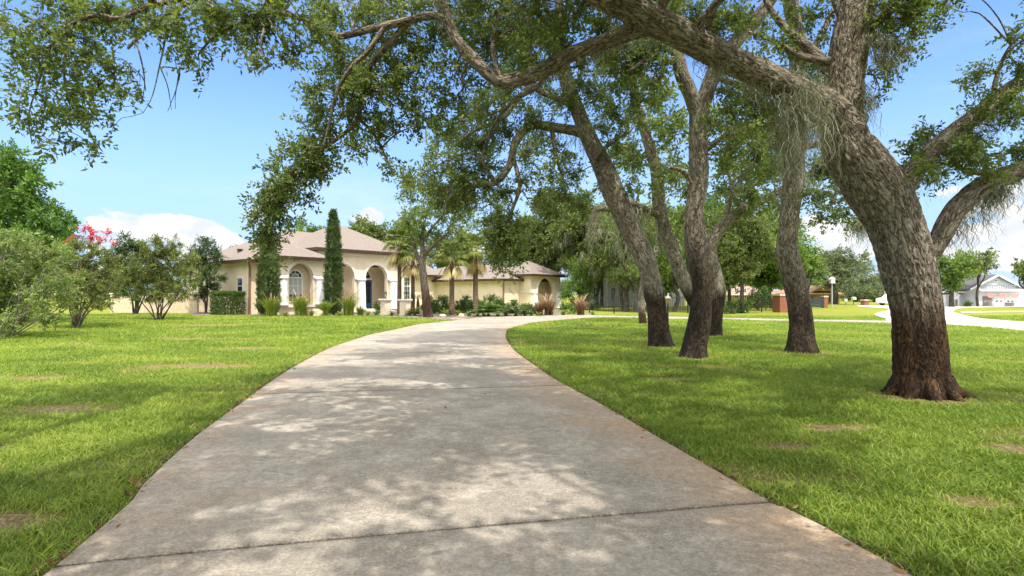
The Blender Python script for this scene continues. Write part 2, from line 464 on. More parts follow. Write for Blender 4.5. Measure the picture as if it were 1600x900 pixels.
hump_specs = [(-32.5, 5.6, 4.6, 2.2, .62), (-27, 5.0, 4, 1.5, .45), (-23, 7.2, 2.2, 1.2, .50), (-14, 7.6, 2.8, 1.3, .56), (-26, 3.0, 14, 1.4, .34), (-19, 5.0, 3.5, 1.6, .50), (-5, 5.5, 4, 1.6, .48), (4, 5, 5, 1.8, .45), (24, 6, 3.5, 2.0, .50), (0, 4., 9, 2.0, .22),
              (29, 5.2, 5, 2.6, .52), (40.5, 5.6, 5, 3.4, .58), (50, 3.5, 12, 3.0, .4), (-50, 4, 12, 3, .35), (90, 4, 25, 3.5, .4), (-90, 5, 25, 3.5, .4), (150, 5, 30, 4, .4), (-150, 5, 30, 4, .4), (20, 3, 30, 2., .22), (160, 40, 50, 18, .55), (-120, 45, 40, 16, .5), (110, 55, 40, 14, .45)]  # trailing high humps: unseen clouds added behind the camera for neutral fill
hsum = None
for hsx in hump_specs:
    h_ = hump(*hsx); hsum = h_ if hsum is None else wm('ADD', hsum, h_)
cum = wmr(wm('ADD', hsum, wm('MULTIPLY', wm('SUBTRACT', nz.outputs['Fac'], .5), 1.9)), .40, .54)
# thin high wisps
cv2 = wn('ShaderNodeCombineXYZ'); t.links.new(wm('MULTIPLY', az, 2.2), cv2.inputs[0]); t.links.new(wm('MULTIPLY', el, 9.), cv2.inputs[1]); cv2.inputs[2].default_value = 4.2
nw = wn('ShaderNodeTexNoise'); nw.inputs['Scale'].default_value = 1.; nw.inputs['Detail'].default_value = 7.; nw.inputs['Roughness'].default_value = .6; nw.inputs['Distortion'].default_value = .6; t.links.new(cv2.outputs[0], nw.inputs['Vector'])
wisp = wmr(nw.outputs['Fac'], .47, .80, 0., .32)
hazy = wmr(el, RAD(-1), RAD(10), .16, 0.)
mask = wm('MAXIMUM', cum, wm('MAXIMUM', wisp, hazy)); mask = wm('MULTIPLY', mask, wmr(el, RAD(-2), RAD(.2)))
ccol = wn('ShaderNodeMix'); ccol.data_type = 'RGBA'; ccol.inputs[6].default_value = (.80, .86, .96, 1); ccol.inputs[7].default_value = (1, .99, .97, 1)
n3 = wn('ShaderNodeTexNoise'); n3.inputs['Scale'].default_value = 2.3; n3.inputs['Detail'].default_value = 6.; t.links.new(cv.outputs[0], n3.inputs['Vector'])
t.links.new(wmr(n3.outputs['Fac'], .36, .60), ccol.inputs[0])
bg2 = wn('ShaderNodeBackground'); bg2.inputs['Strength'].default_value = CLOUD_E; t.links.new(ccol.outputs[2], bg2.inputs['Color'])
bgh = wn('ShaderNodeBackground'); bgh.inputs['Color'].default_value = (.235, .375, .56, 1)
mh = wn('ShaderNodeMixShader'); t.links.new(wmr(el, RAD(1), RAD(23), .9, 0.), mh.inputs[0]); t.links.new(bg.outputs[0], mh.inputs[1]); t.links.new(bgh.outputs[0], mh.inputs[2])
mx = wn('ShaderNodeMixShader'); t.links.new(mask, mx.inputs[0]); t.links.new(mh.outputs[0], mx.inputs[1]); t.links.new(bg2.outputs[0], mx.inputs[2])
# bright cloud cover, unseen, added overhead and behind the camera as fill light
nd = wn('ShaderNodeTexNoise'); nd.inputs['Scale'].default_value = 2.4; nd.inputs['Detail'].default_value = 6.; t.links.new(tcn.outputs['Generated'], nd.inputs['Vector'])
high = wm('MAXIMUM', wmr(el, RAD(34), RAD(46)), wm('MULTIPLY', wmr(wm('ABSOLUTE', az), RAD(62), RAD(85)), wmr(el, RAD(4), RAD(16))))
fill_deck = wm('MULTIPLY', high, wmr(nd.outputs['Fac'], .36, .50))
bg3 = wn('ShaderNodeBackground'); bg3.inputs['Strength'].default_value = FILL_DECK_E; bg3.inputs['Color'].default_value = (1., .975, .93, 1)
mx2 = wn('ShaderNodeMixShader'); t.links.new(fill_deck, mx2.inputs[0]); t.links.new(mx.outputs[0], mx2.inputs[1]); t.links.new(bg3.outputs[0], mx2.inputs[2])
wo = wn('ShaderNodeOutputWorld'); t.links.new(mx2.outputs[0], wo.inputs[0])
scn.view_settings.view_transform = 'Standard'; scn.view_settings.look = 'None'; scn.view_settings.exposure = EXPO; scn.view_settings.gamma = 1
scn.cycles.max_bounces = 8; scn.cycles.transparent_max_bounces = 6; scn.cycles.diffuse_bounces = 4; scn.cycles.glossy_bounces = 3
scn.cycles.use_denoising = True; scn.cycles.sample_clamp_indirect = 6

# ================================================================== driveway outline
Lp = np.array([(-.55,-6),(-2.39,2.977),(-2.71,4.145),(-3.27,6.26),(-3.97,9.77),(-4.63,13.86),(-4.83,17.66),(-4.67,21.85),(-3.97,25.8),(-2.58,28.9),(-1.2,31.2),(.9,32.9),(3.9,34.4),(8.1,34.9),(11.8,32.9),(17.6,30.1),(20.6,28.8)])
Rp = np.array([(3.6,-6),(2.0,2.93),(1.76,3.88),(1.38,6.14),(.83,8.83),(.50,10.9),(.137,13.57),(-.155,17.2),(-.21,20.46),(-.05,22.6),(.45,24.8),(1.25,26.8),(3.1,29.4),(5.16,31.1),(7.6,32.2),(11.0,30.7),(16.5,28.0),(19.4,26.6)])
def smooth_line(Pn, step=.15):
    C = np.vstack([2 * Pn[0] - Pn[1], Pn, 2 * Pn[-1] - Pn[-2]]); out = []
    for i in range(1, len(C) - 2):
        p0, p1, p2, p3 = C[i - 1:i + 3]; k = max(2, int(np.linalg.norm(p2 - p1) / step)); t = (np.arange(k) / k)[:, None]
        out.append(.5 * (2 * p1 + (p2 - p0) * t + (2 * p0 - 5 * p1 + 4 * p2 - p3) * t ** 2 + (3 * p1 - p0 - 3 * p2 + p3) * t ** 3))
    return np.vstack(out + [C[-2][None]])
Ls, Rs = smooth_line(Lp), smooth_line(Rp)
def alen(a): return np.concatenate([[0], np.cumsum(np.linalg.norm(np.diff(a, axis=0), axis=1))])
sL, sR = alen(Ls), alen(Rs)
def atlen(a, s, q): return np.column_stack([np.interp(q, s, a[:, 0]), np.interp(q, s, a[:, 1])])
def station(y, a, s):
    i = np.argmax(a[:, 1] >= y); return s[i]
stL = [0, station(-2, Ls, sL), station(2.95, Ls, sL), station(7.9, Ls, sL), station(13.0, Ls, sL), station(17.9, Ls, sL), station(22.6, Ls, sL), station(27., Ls, sL)]
stR = [0, station(-1, Rs, sR), station(3.88, Rs, sR), station(8.83, Rs, sR), station(13.6, Rs, sR), station(18.2, Rs, sR), station(22., Rs, sR), station(25.2, Rs, sR)]
nrem = 8
stL += list(np.linspace(stL[-1], sL[-1], nrem + 1)[1:]); stR += list(np.linspace(stR[-1], sR[-1], nrem + 1)[1:])
drive_poly = np.vstack([Ls, Rs[::-1]])
def inside(poly, x, y):
    x = np.asarray(x); y = np.asarray(y); r = np.zeros(x.shape, bool); j = len(poly) - 1
    for i in range(len(poly)):
        xi, yi = poly[i]; xj, yj = poly[j]
        if yi != yj: r ^= ((yi > y) != (yj > y)) & (x < (xj - xi) * (y - yi) / (yj - yi) + xi)
        j = i
    return r
def edge_dist(x, y):
    """metres to the nearest driveway edge"""
    E = np.vstack([Ls[::2], Rs[::2]]); d = np.full(x.shape, 99.)
    for i in range(0, len(x), 20000):
        dx = x[i:i+20000, None] - E[None, :, 0]; dy = y[i:i+20000, None] - E[None, :, 1]
        d[i:i+20000] = np.sqrt((dx * dx + dy * dy).min(1))
    return d

def conc_mat(name, base, dark, stain=True, edge=False):
    m = N(name); p = m.pos()
    big = m.noise(.55, 5., p, .6); mid = m.noise(2.6, 5., p, .65); fine = m.noise(55., 3., p, .7)
    col = m.mix(m.mr(big, .35, .66), dark, base)
    col = m.mix(m.mr(mid, .38, .66, 0, .6), col, tuple(x * .70 for x in dark))
    if stain:
        e = m.attr('edge')
        s = m.math('MULTIPLY', m.mr(m.math('ADD', e, m.math('MULTIPLY', m.noise(.9, 5., p, .65), 1.0)), .92, 1.38), .8)
        col = m.mix(s, col, (.40, .245, .125))
        st2 = m.mr(m.noise(.8, 6., m.scale(p, (1., .55, 1.)), .7, .4), .52, .70, 0., .55); col = m.mix(st2, col, (.255, .195, .135))
        st3 = m.mr(m.noise(1.7, 6., p, .75, .6), .53, .64, 0., .6); col = m.mix(st3, col, (.50, .45, .385))
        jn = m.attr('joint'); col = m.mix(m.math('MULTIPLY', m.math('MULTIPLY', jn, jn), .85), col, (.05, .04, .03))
    speck = m.mr(fine, .35, .68, 0., 1.)
    col = m.mix(m.math('MULTIPLY', speck, .42), col, tuple(min(1, x * 1.5) for x in base))
    gr = m.mr(m.noise(17., 5., p, .75), .36, .64, .0, .42); col = m.mix(gr, col, tuple(x * .55 for x in dark))
    v = m.n('ShaderNodeTexVoronoi'); v.inputs['Scale'].default_value = 62.; m.l(p, v.inputs['Vector'])
    dots = m.mr(v.outputs['Distance'], .12, .26, .55, 0.)
    dsel = m.mr(m.noise(21., 2., p), .52, .60)
    col = m.mix(m.math('MULTIPLY', dots, dsel), col, (.07, .065, .055))
    m.base(col, .9, .25); m.bump(m.math('ADD', fine, m.math('MULTIPLY', m.noise(150., 2., p), .6)), .55, .006)
    return m.m
M_conc = conc_mat('driveway concrete', (.395, .355, .298), (.245, .216, .174))
M_road = conc_mat('road concrete', (.54, .51, .475), (.46, .43, .40), stain=False)

V = []; Q = []; E = []; J = []; n0 = 0
for i in range(len(stL) - 1):
    g = .017; m_ = max(3, int((stL[i + 1] - stL[i]) / .35)); k_ = 15
    rows = np.concatenate([[0, .03, .10], np.linspace(.2, max(.4, stL[i + 1] - stL[i] - .2), m_), [stL[i + 1] - stL[i] - .10, stL[i + 1] - stL[i] - .03, stL[i + 1] - stL[i]]]); rows = rows / rows[-1]; m_ = len(rows)
    tl = stL[i] + g / 2 + (stL[i + 1] - stL[i] - g) * rows; tr = stR[i] + g / 2 + (stR[i + 1] - stR[i] - g) * rows
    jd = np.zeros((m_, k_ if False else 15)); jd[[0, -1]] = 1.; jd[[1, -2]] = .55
    A, B = atlen(Ls, sL, tl), atlen(Rs, sR, tr); u = np.linspace(0, 1, k_)
    X = A[:, None] * (1 - u)[None, :, None] + B[:, None] * u[None, :, None]
    Z = gz(X[..., 0], X[..., 1]) + .035
    top = np.concatenate([X, Z[..., None]], -1)
    top[0, :, 2] -= .004; top[-1, :, 2] -= .004; top[:, 0, 2] -= .006; top[:, -1, 2] -= .006
    idx = np.arange(m_ * k_).reshape(m_, k_) + n0
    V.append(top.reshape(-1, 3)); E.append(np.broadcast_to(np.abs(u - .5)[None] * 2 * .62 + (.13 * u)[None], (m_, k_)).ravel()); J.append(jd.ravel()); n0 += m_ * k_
    Q.append(np.stack([idx[:-1, :-1], idx[:-1, 1:], idx[1:, 1:], idx[1:, :-1]], -1).reshape(-1, 4))
    ring = np.concatenate([idx[0], idx[1:, -1], idx[-1, -2::-1], idx[-2:0:-1, 0]])
    low = top.reshape(-1, 3)[ring - (n0 - m_ * k_)].copy(); low[:, 2] -= .09
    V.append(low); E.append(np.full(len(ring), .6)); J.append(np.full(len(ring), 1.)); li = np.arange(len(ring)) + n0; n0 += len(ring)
    Q.append(np.stack([ring, li, np.roll(li, -1), np.roll(ring, -1)], -1))
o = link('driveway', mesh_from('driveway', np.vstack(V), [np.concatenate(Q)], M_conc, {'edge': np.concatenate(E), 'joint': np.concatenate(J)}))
tag(o, 'wide weathered concrete driveway curving from the foreground to the house', 'driveway', kind='structure')

# bare soil under and beside the slab
M_soil = simple('soil', (.075, .05, .03), .95, .1, .4, 14., bump=.6)
def offset(a, d):
    tn = np.gradient(a, axis=0); tn /= np.linalg.norm(tn, axis=1)[:, None]
    return a + np.column_stack([-tn[:, 1], tn[:, 0]]) * d
wob = .05 + .09 * vnoise(np.column_stack([Ls * 2.2, np.zeros(len(Ls))])); wob2 = .05 + .09 * vnoise(np.column_stack([Rs * 2.2, np.ones(len(Rs))]))
tnL = offset(Ls, 1) - Ls; tnR = offset(Rs, 1) - Rs
A = Ls + tnL * wob[:, None]; B = Rs - tnR * wob2[:, None]
q = np.linspace(0, 1, 400)
A2 = np.column_stack([np.interp(q, sL / sL[-1], A[:, k]) for k in (0, 1)]); B2 = np.column_stack([np.interp(q, sR / sR[-1], B[:, k]) for k in (0, 1)])
u = np.linspace(0, 1, 13); X = A2[:, None] * (1 - u)[None, :, None] + B2[:, None] * u[None, :, None]
Z = gz(X[..., 0], X[..., 1]) + .009
idx = np.arange(400 * 13).reshape(400, 13)
o = link('soil', mesh_from('soil', np.concatenate([X, Z[..., None]], -1), [np.stack([idx[:-1, :-1], idx[:-1, 1:], idx[1:, 1:], idx[1:, :-1]], -1).reshape(-1, 4)], M_soil))
tag(o, 'strip of bare brown soil along the edges of the concrete driveway', 'soil', kind='structure')

# ================================================================== lawn sheet
patches = [(-5.75,7.1,.75,.34),(-3.25,3.6,.42,.17),(-6.1,11.3,1.5,.4),(-4.9,5.3,.25,.15),(-4.2,13.2,.8,.3),(-8.2,9.8,.8,.3),(-6.9,15.,1.3,.4),(-9.5,18.,2.,.5),(-5.2,3.2,.4,.2),
           (5.8,8.0,.72,.62),(7.1,14.0,.8,.7),(4.15,12.9,.62,.55),(4.0,15.5,.9,.75),(6.9,19.5,.9,.7),(2.6,5.4,.4,.2),(3.5,6.1,.5,.2),(4.6,5.2,.35,.2),(3.2,3.9,.3,.15),(2.6,9.5,.5,.25),(-14,25,2.5,.8)]
def dryness(x, y):
    d = np.zeros(x.shape)
    nn = fbm(np.column_stack([x.ravel() * 3, y.ravel() * 3, np.zeros(x.size)]), 3).reshape(x.shape)
    for cx, cy, rx, ry in patches:
        d = np.maximum(d, 1.25 - np.sqrt(((x - cx) / rx) ** 2 + ((y - cy) / ry) ** 2) + (nn - .5) * 1.3)
    n2 = fbm(np.column_stack([x.ravel() * .55, y.ravel() * 1.1, np.full(x.size, 5.)]), 4).reshape(x.shape)
    d = np.maximum(d, (n2 - .62) * 3.2 + (nn - .5) * .5)
    return np.clip(d, 0, 1)
def axis(lo, hi, step, far):
    a = list(np.arange(lo, hi + step, step)); s_ = step
    x = a[-1]
    while x < far: s_ *= 1.35; x += s_; a.append(x)
    x = a[0]; s_ = step; b = []
    while x > -far: s_ *= 1.35; x -= s_; b.append(x)
    return np.array(b[::-1] + a)
gx = axis(-14, 14, .16, 1800); gy = axis(-4, 26, .16, 1800)
X, Y = np.meshgrid(gx, gy); Zg = gz(X, Y)
idx = np.arange(X.size).reshape(X.shape)
m = N('lawn'); p = m.pos()
n1 = m.noise(.35, 4., p, .6); n2 = m.noise(9., 4., m.scale(p, (1, .6, 1)), .7); n3 = m.noise(70., 3., p, .7)
col = m.mix(m.mr(n1, .35, .65), (.185, .220, .020), (.270, .285, .034))
col = m.mix(m.mr(n2, .35, .7, 0, .6), col, (.095, .140, .011))
col = m.mix(m.mr(n3, .4, .7, 0, .5), col, (.29, .30, .055))
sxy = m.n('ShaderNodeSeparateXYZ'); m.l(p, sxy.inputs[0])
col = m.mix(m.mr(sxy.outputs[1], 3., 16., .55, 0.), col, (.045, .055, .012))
dr = m.attr('dry'); strw = m.mix(m.mr(m.noise(30., 4., p), .4, .65), (.13, .085, .045), (.36, .27, .15))
col = m.mix(m.math('MULTIPLY', dr, .92), col, strw)
m.base(col, .9, .15); m.bump(m.math('ADD', n3, n2), .8, .03)
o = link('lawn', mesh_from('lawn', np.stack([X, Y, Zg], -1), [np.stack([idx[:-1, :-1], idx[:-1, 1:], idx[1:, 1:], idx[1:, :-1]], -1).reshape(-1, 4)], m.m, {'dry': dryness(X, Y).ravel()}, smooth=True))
tag(o, 'wide lawn of green grass on both sides of the driveway', 'lawn', kind='structure')

# ================================================================== white concrete road and paths at the right
def sheet(name, pix, mat, label, cat, dz):
    pts = [G(*q) for q in pix]
    me = bpy.data.meshes.new(name); me.from_pydata([(a[0], a[1], a[2] + dz) for a in pts], [], [tuple(range(len(pts)))]); me.update()
    if me.polygons[0].normal.z < 0: me.flip_normals()
    me.materials.append(mat); o = link(name, me); tag(o, label, cat, kind='structure'); return o
road_px = [(1340,477),(1340,478.7),(1360,480.2),(1385,481.5),(1391,483),(1384,486),(1370,489),(1366,491.5),(1372,494.5),(1384,498),(1384,506.5),(1400,505.8),(1440,506),(1479,507),(1540,511.5),(1600,517.5),(1720,530),(1900,545),
           (1900,525),(1720,512.5),(1600,503),(1560,500),(1535,498),(1510,493.5),(1493,489),(1489,486.5),(1492,483.8),(1503,481.5),(1540,480.5),(1620,480),(1800,480.5),(1800,476.5)]
sheet('road', road_px, M_road, 'pale concrete road curving between the right lawns towards the white house', 'road', .012)
sheet('path', [(1500,487.3),(1560,486.4),(1720,485.2),(1720,486.8),(1560,488),(1503,489.2)], M_road, 'narrow pale path crossing the grass island before the white house', 'path', .016)
road_poly = np.array([G(*q)[:2] for q in road_px])

# planting bed with pale stones
bed_front = [(300,493.5),(405,493.2),(480,493.5),(560,494.2),(640,496.4),(690,500),(722,501.6),(760,499.2),(800,497.6),(860,496.6),(925,495.6)]
fr = [G(*q) for q in bed_front]
mbd = N('bed stones'); p = mbd.pos(); vo = mbd.n('ShaderNodeTexVoronoi'); vo.inputs['Scale'].default_value = 9.; mbd.l(p, vo.inputs['Vector'])
cc = mbd.mix(mbd.mr(mbd.noise(1.2, 4., p), .42, .6), (.42, .37, .30), (.10, .075, .05)); cc = mbd.mix(mbd.mr(vo.outputs['Distance'], .2, .7, 0, .7), cc, (.08, .065, .05))
mbd.base(cc, .9, .2); mbd.bump(vo.outputs['Distance'], .8, .04)
V = []; Q = []
nb_ = len(fr)
for k in range(9):
    for a in fr:
        y = a[1] + .0 + k * 1.7; x = a[0] * (1 + (y - a[1]) / a[1]); V.append((x, y, float(gz(x, y)) + .007))
for k in range(8):
    for i in range(nb_ - 1): Q.append((k * nb_ + i, k * nb_ + i + 1, (k + 1) * nb_ + i + 1, (k + 1) * nb_ + i))
o = link('planting_bed_ground', mesh_from('planting_bed_ground', V, [np.array(Q)], mbd.m)); tag(o, 'mulch and pale stones of the planting bed before the house', 'planting bed', kind='structure')
bed_poly = np.array([a[:2] for a in fr] + [(a[0] * 1.4, a[1] * 1.4) for a in fr[::-1]])

# ================================================================== grass blades
M_grass = leaf_mat('grass', (.090, .160, .018), (.205, .298, .034), (.360, .415, .075), (.36, .29, .14), trans=.38, rough=.5, spec=.3)
def grass():
    rb = Ribbons()
    n = 930000
    # sample distance so that density falls with it
    yy = np.linspace(1.6, 36, 2000); dens = np.where(yy < 4.2, 1., (4.2 / yy) ** 1.55) * (1.06 * yy + 2.0)
    cdf = np.cumsum(dens); cdf /= cdf[-1]
    y = np.interp(rng.random(n), cdf, yy); x = (rng.random(n) * 2 - 1) * (1.04 * y + 2.0)
    ok = ~inside(drive_poly, x, y) & ~inside(road_poly, x, y) & ~inside(bed_poly, x, y)
    x, y = x[ok], y[ok]
    ed = edge_dist(x, y); ok = (ed > .012 + .11 * rng.random(len(x)) ** 2)
    x, y, ed = x[ok], y[ok], ed[ok]
    dr = dryness(x, y); ok = rng.random(len(x)) > dr * 1.15
    for cx, cy, r in ((5.82, 8.06, .39), (7.12, 14.0, .30), (4.15, 12.9, .24), (4.0, 15.5, .28)): ok &= np.hypot(x - cx, y - cy) > r
    x, y, dr, ed = x[ok], y[ok], dr[ok], ed[ok]; k = len(x)
    cl = fbm(np.column_stack([x * 5, y * 5, np.zeros(k)]), 3); cl2 = fbm(np.column_stack([x * .7, y * .9, np.full(k, 9.)]), 3)
    far = 1 + .05 * np.maximum(y - 4, 0)
    h = (.028 + .032 * rng.random(k)) * (.55 + .9 * cl) * (1 - .45 * dr) * np.minimum(far, 1.7)
    a = rng.random(k) * 6.283; lean = h * (.5 + 1.1 * rng.random(k))
    m = 4; t = np.linspace(0, 1, m)
    C = np.zeros((k, m, 3)); C[..., 0] = x[:, None] + np.cos(a)[:, None] * lean[:, None] * t ** 1.7; C[..., 1] = y[:, None] + np.sin(a)[:, None] * lean[:, None] * t ** 1.7
    C[..., 2] = gz(x, y)[:, None] - .004 + h[:, None] * (t * (1.25 - .35 * t))
    wd = (.0019 + .0019 * rng.random(k)) * np.minimum(far ** 1.35, 5)
    b = a + math.pi / 2 + rng.normal(size=k) * .5
    W = np.stack([np.cos(b), np.sin(b), rng.normal(size=k) * .25], -1)[:, None, :] * wd[:, None, None] * np.array([.8, 1., .8, .12])[None, :, None]
    tint = .46 + (cl2 - .5) * 1.0 + (cl - .5) * .35 + rng.normal(size=k) * .21
    tint = np.clip(tint, .03, .9); straw = rng.random(k) < .05 + .62 * dr
    tint = np.where(straw, .965 + .035 * rng.random(k), tint)
    rb.add(C, W, tint)
    o = rb.build('grass', M_grass); tag(o, 'short coarse green grass growing over the lawn', 'grass', kind='stuff')
grass()

# fallen leaves beside the driveway
M_dead = leaf_mat('dead leaf', (.12, .06, .025), (.30, .15, .055), (.45, .27, .11), trans=.15)
lv = Leaves(); T = spray_templates(1, .050, .022, .0, 8, spread=.3, jit=.2)
for a_, s_, k in ((Ls, sL, 120), (Rs, sR, 120)):
    q = station(2.6, a_, s_) + (rng.random(k) ** 1.7) * 16; pt = atlen(a_, s_, q) + rng.normal(size=(k, 2)) * .07
    d = np.column_stack([rng.normal(size=k), rng.normal(size=k), rng.normal(size=k) * .12])
    lv.sprays(np.column_stack([pt, gz(pt[:, 0], pt[:, 1]) + .045]), d, T, (.6, 1.3))
k = 90; qq = rng.random(k) * 14 + .5; uu = rng.random(k); aL, aR = atlen(Ls, sL, station(2.4, Ls, sL) + qq), atlen(Rs, sR, station(2.4, Rs, sR) + qq); pt = aL * uu[:, None] + aR * (1 - uu[:, None])
lv.sprays(np.column_stack([pt, gz(pt[:, 0], pt[:, 1]) + .041]), np.column_stack([rng.normal(size=k), rng.normal(size=k), rng.normal(size=k) * .05]), T, (.35, .75))
o = lv.build('fallen_leaves', M_dead); tag(o, 'dry brown fallen leaves scattered on the driveway and along its edges', 'fallen leaves', kind='stuff')
# ================================================================== live oaks
WETC = ((.058, .034, .020), (.185, .098, .048))
M_bark = bark_mat('oak bark', (.040, .029, .020), (.178, .145, .108), (.345, .296, .232), WETC, 1.47, .34, (15, 15, 5.), 1.)
M_bark2 = bark_mat('oak bark fine', (.045, .035, .026), (.175, .152, .120), (.330, .300, .250), WETC, .75, .2, (13, 13, 5.), .9)
DARKW = ((.032, .024, .017), (.085, .058, .038))
def bark2(wz, ww): return bark_mat('oak bark fine', (.048, .036, .026), (.195, .163, .124), (.355, .315, .252), DARKW, wz, ww, (13, 13, 5.), .9)
M_oak = leaf_mat('oak leaves', (.078, .110, .032), (.160, .208, .060), (.285, .335, .105), (.46, .42, .09), trans=.5, rough=.42, spec=.4)
M_moss = leaf_mat('spanish moss', (.17, .17, .125), (.29, .285, .215), (.42, .41, .32), trans=.25, rough=.9, spec=.05)
T_near = spray_templates(16, .060, .027, .25, 8)
T_mid = spray_templates(15, .085, .038, .34, 8)
T_far = spray_templates(14, .15, .075, .55, 8)

def limb(tb, pix, **kw):
    """pix: (px, py, Y, half width in px)"""
    return tb.tube([P(a, b, Y) for a, b, Y, h in pix], [h * Y / F for a, b, Y, h in pix], **kw)
def blobs_px(lv, tb, L, Y, T, dens=1., ysp=.35, down=.35, per=7, tint=0., ry=1., link_r=.016, scale=(.75, 1.25)):
    """L: (px, py, radius px [, Y [, density]])"""
    for q in L:
        YY = q[3] if len(q) > 3 and q[3] else Y; dd = q[4] if len(q) > 4 else 1.
        YY = YY + rng.normal() * ysp * (0 if len(q) > 3 and q[3] else 1)
        r = q[2] * YY / F; c = P(q[0], q[1], YY)
        area = math.pi * r * r
        nspr = max(4, int(dens * dd * area * SPR[id(T)]))
        blob(lv, tb, c, np.array([r, r * 1.15, r * ry]), nspr, T, per, down, scale, tint, twig=.0045 if T is T_near else .007, link_r=link_r)
SPR = {id(T_near): 142, id(T_mid): 90, id(T_far): 27}
def blobs_w(lv, tb, L, T, dens=1., **kw):
    for x, y, z, r in L:
        blob(lv, tb, np.array([x, y, z], float), np.array([r, r, r * .6]), int(dens * math.pi * r * r * SPR[id(T)]), T, 7, .2, twig=.006, **kw)
def oak(name, label, px, Y, group='live oaks along the driveway'):
    g = GY(px, Y); root = empty(name, g, 0, label, 'tree', group)
    return root, g
def finish(root, g, tb, lv, ms, bark, leafm=None, extra=None):
    out = [tb.build('trunk', bark, root)]
    if lv is not None: out.append(lv.build('crown', leafm or M_oak, root))
    for q in ms or []: out.append(q.build('spanish_moss', M_moss, root))
    for o in out: o.location = -Vector(g)
    return out
def moss_along(ms, pix, n, width=10, length=60, num=40, w=.010):
    """tufts hung at random along a limb given in pixels"""
    pix = np.array([(a, b, Y, h) for a, b, Y, h in pix], float)
    for _ in range(n):
        t = rng.random() * (len(pix) - 1); i = int(t); q = pix[i] + (pix[i + 1] - pix[i]) * (t - i) if i < len(pix) - 1 else pix[-1]
        p = P(q[0], q[1] + q[3] * .75, q[2]); s = q[2] / F
        moss(ms, p, width * s * (.5 + rng.random()), length * s * (.35 + rng.random()), int(num * (.4 + rng.random())), w)

# ---------------------------------------------------------------- the big oak in front
root, g = oak('live_oak', 'largest live oak in front with thick leaning trunk, rust brown at the base', 1442, 8.06)
tb = Tubes(); lv = Leaves(); ms = []
A_main = [(1442,624,8.06,42.5),(1440,590,8.06,41),(1437,543,8.06,40),(1433,495,8.06,38.5),(1426,450,8.06,40),(1414,400,8.06,43),(1398,350,8.06,43),(1372,300,8.05,47),(1342,255,8.03,44),(1322,225,8.02,39),(1315,180,8,33),(1320,120,8,31),(1329,60,8,30),(1343,0,8,28),(1362,-70,8,24),(1368,-150,8,19),(1345,-240,8,12),(1330,-320,8,5)]
tb.tube([P(a, b, Y) for a, b, Y, h in A_main], [.90 * h * Y / F for a, b, Y, h in A_main], seg=168, step=.026, lump=.05, flare=.10, ridge=.024)
for k in range(9):
    a = k * .7 + .3 * rng.random(); dx, dy = math.cos(a), math.sin(a); l_ = .44 + .10 * rng.random()
    tb.tube([g + np.array([dx * .26, dy * .26, .26]), g + np.array([dx * .36, dy * .36, .10]), g + np.array([dx * l_, dy * l_, .015]), g + np.array([dx * (l_ + .14), dy * (l_ + .14), -.06])], [.10, .085, .055, .02], seg=14, lump=.1, keep=False)
A_left = [(1325,205,8.0,36),(1285,165,7.9,29),(1250,147,7.8,25),(1215,128,7.6,23),(1130,88,7.2,23),(1050,46,6.8,24),(960,0,6.4,24),(860,-55,6.0,21),(740,-110,5.6,16),(600,-150,5.4,11),(470,-170,5.2,5)]
tb.tube([P(a, b, Y) for a, b, Y, h in A_left], [.92 * h * Y / F for a, b, Y, h in A_left], seg=84, step=.03, lump=.09, ridge=.016)
A_l2 = [(1040,42,6.75,15),(1000,44,6.8,14),(950,64,6.85,12.5),(900,82,6.95,12),(860,104,7.05,12),(820,121,7.15,12),(781,126,7.2,11),(744,97,7.25,10),(712,60,7.3,8.5),(700,28,7.3,7.5),(680,-20,7.2,6),(640,-60,7,4)]
tb.tube([P(a, b, Y) for a, b, Y, h in A_l2], [h * Y / F for a, b, Y, h in A_l2], seg=40, step=.035, lump=.09, ridge=.009)
A_l3 = [(700,30,7.3,6.5),(672,24,7.3,6),(644,31,7.35,6),(603,40,7.4,6),(572,47,7.5,5.5),(525,56,7.6,5),(484,33,7.6,4),(430,20,7.5,3),(380,26,7.3,1.5)]
limb(tb, A_l3, seg=18, step=.05)
A_dr1 = [(640,32,7.4,5.5),(612,64,7.5,5),(578,104,7.7,4.5),(566,150,7.9,4.2),(556,190,8.,3.5),(520,222,8.05,3),(478,246,8.1,2.6),(440,290,8.1,2.2),(424,340,8.1,1.8),(416,390,8.1,1)]
limb(tb, A_dr1, seg=12, step=.05)
limb(tb, [(600,44,7.4,4.5),(575,80,7.4,4),(552,102,7.4,3.5),(528,140,7.5,3),(515,190,7.6,2),(505,230,7.6,1)], seg=10, step=.05)
limb(tb, [(560,185,8.,3),(585,210,8.1,2.4),(600,240,8.1,1.8),(615,275,8.2,1)], seg=8, step=.05)
A_r1 = [(1412,445,8.08,19),(1438,412,8.1,18.5),(1468,372,8.1,17),(1492,330,8.1,17),(1530,295,8.1,17.5),(1570,276,8.05,16.5),(1625,250,8,15),(1700,200,7.9,11),(1790,140,7.9,5)]
tb.tube([P(a, b, Y) for a, b, Y, h in A_r1], [.90 * h * Y / F for a, b, Y, h in A_r1], seg=64, step=.03, lump=.08, ridge=.012)
A_r2 = [(1395,330,8.1,24),(1415,285,8.25,19),(1435,258,8.35,17),(1470,222,8.5,14.5),(1540,170,8.7,14),(1600,125,9,13),(1690,70,9.2,9),(1780,20,9.3,4)]
tb.tube([P(a, b, Y) for a, b, Y, h in A_r2], [.90 * h * Y / F for a, b, Y, h in A_r2], seg=48, step=.035, lump=.08, ridge=.01)
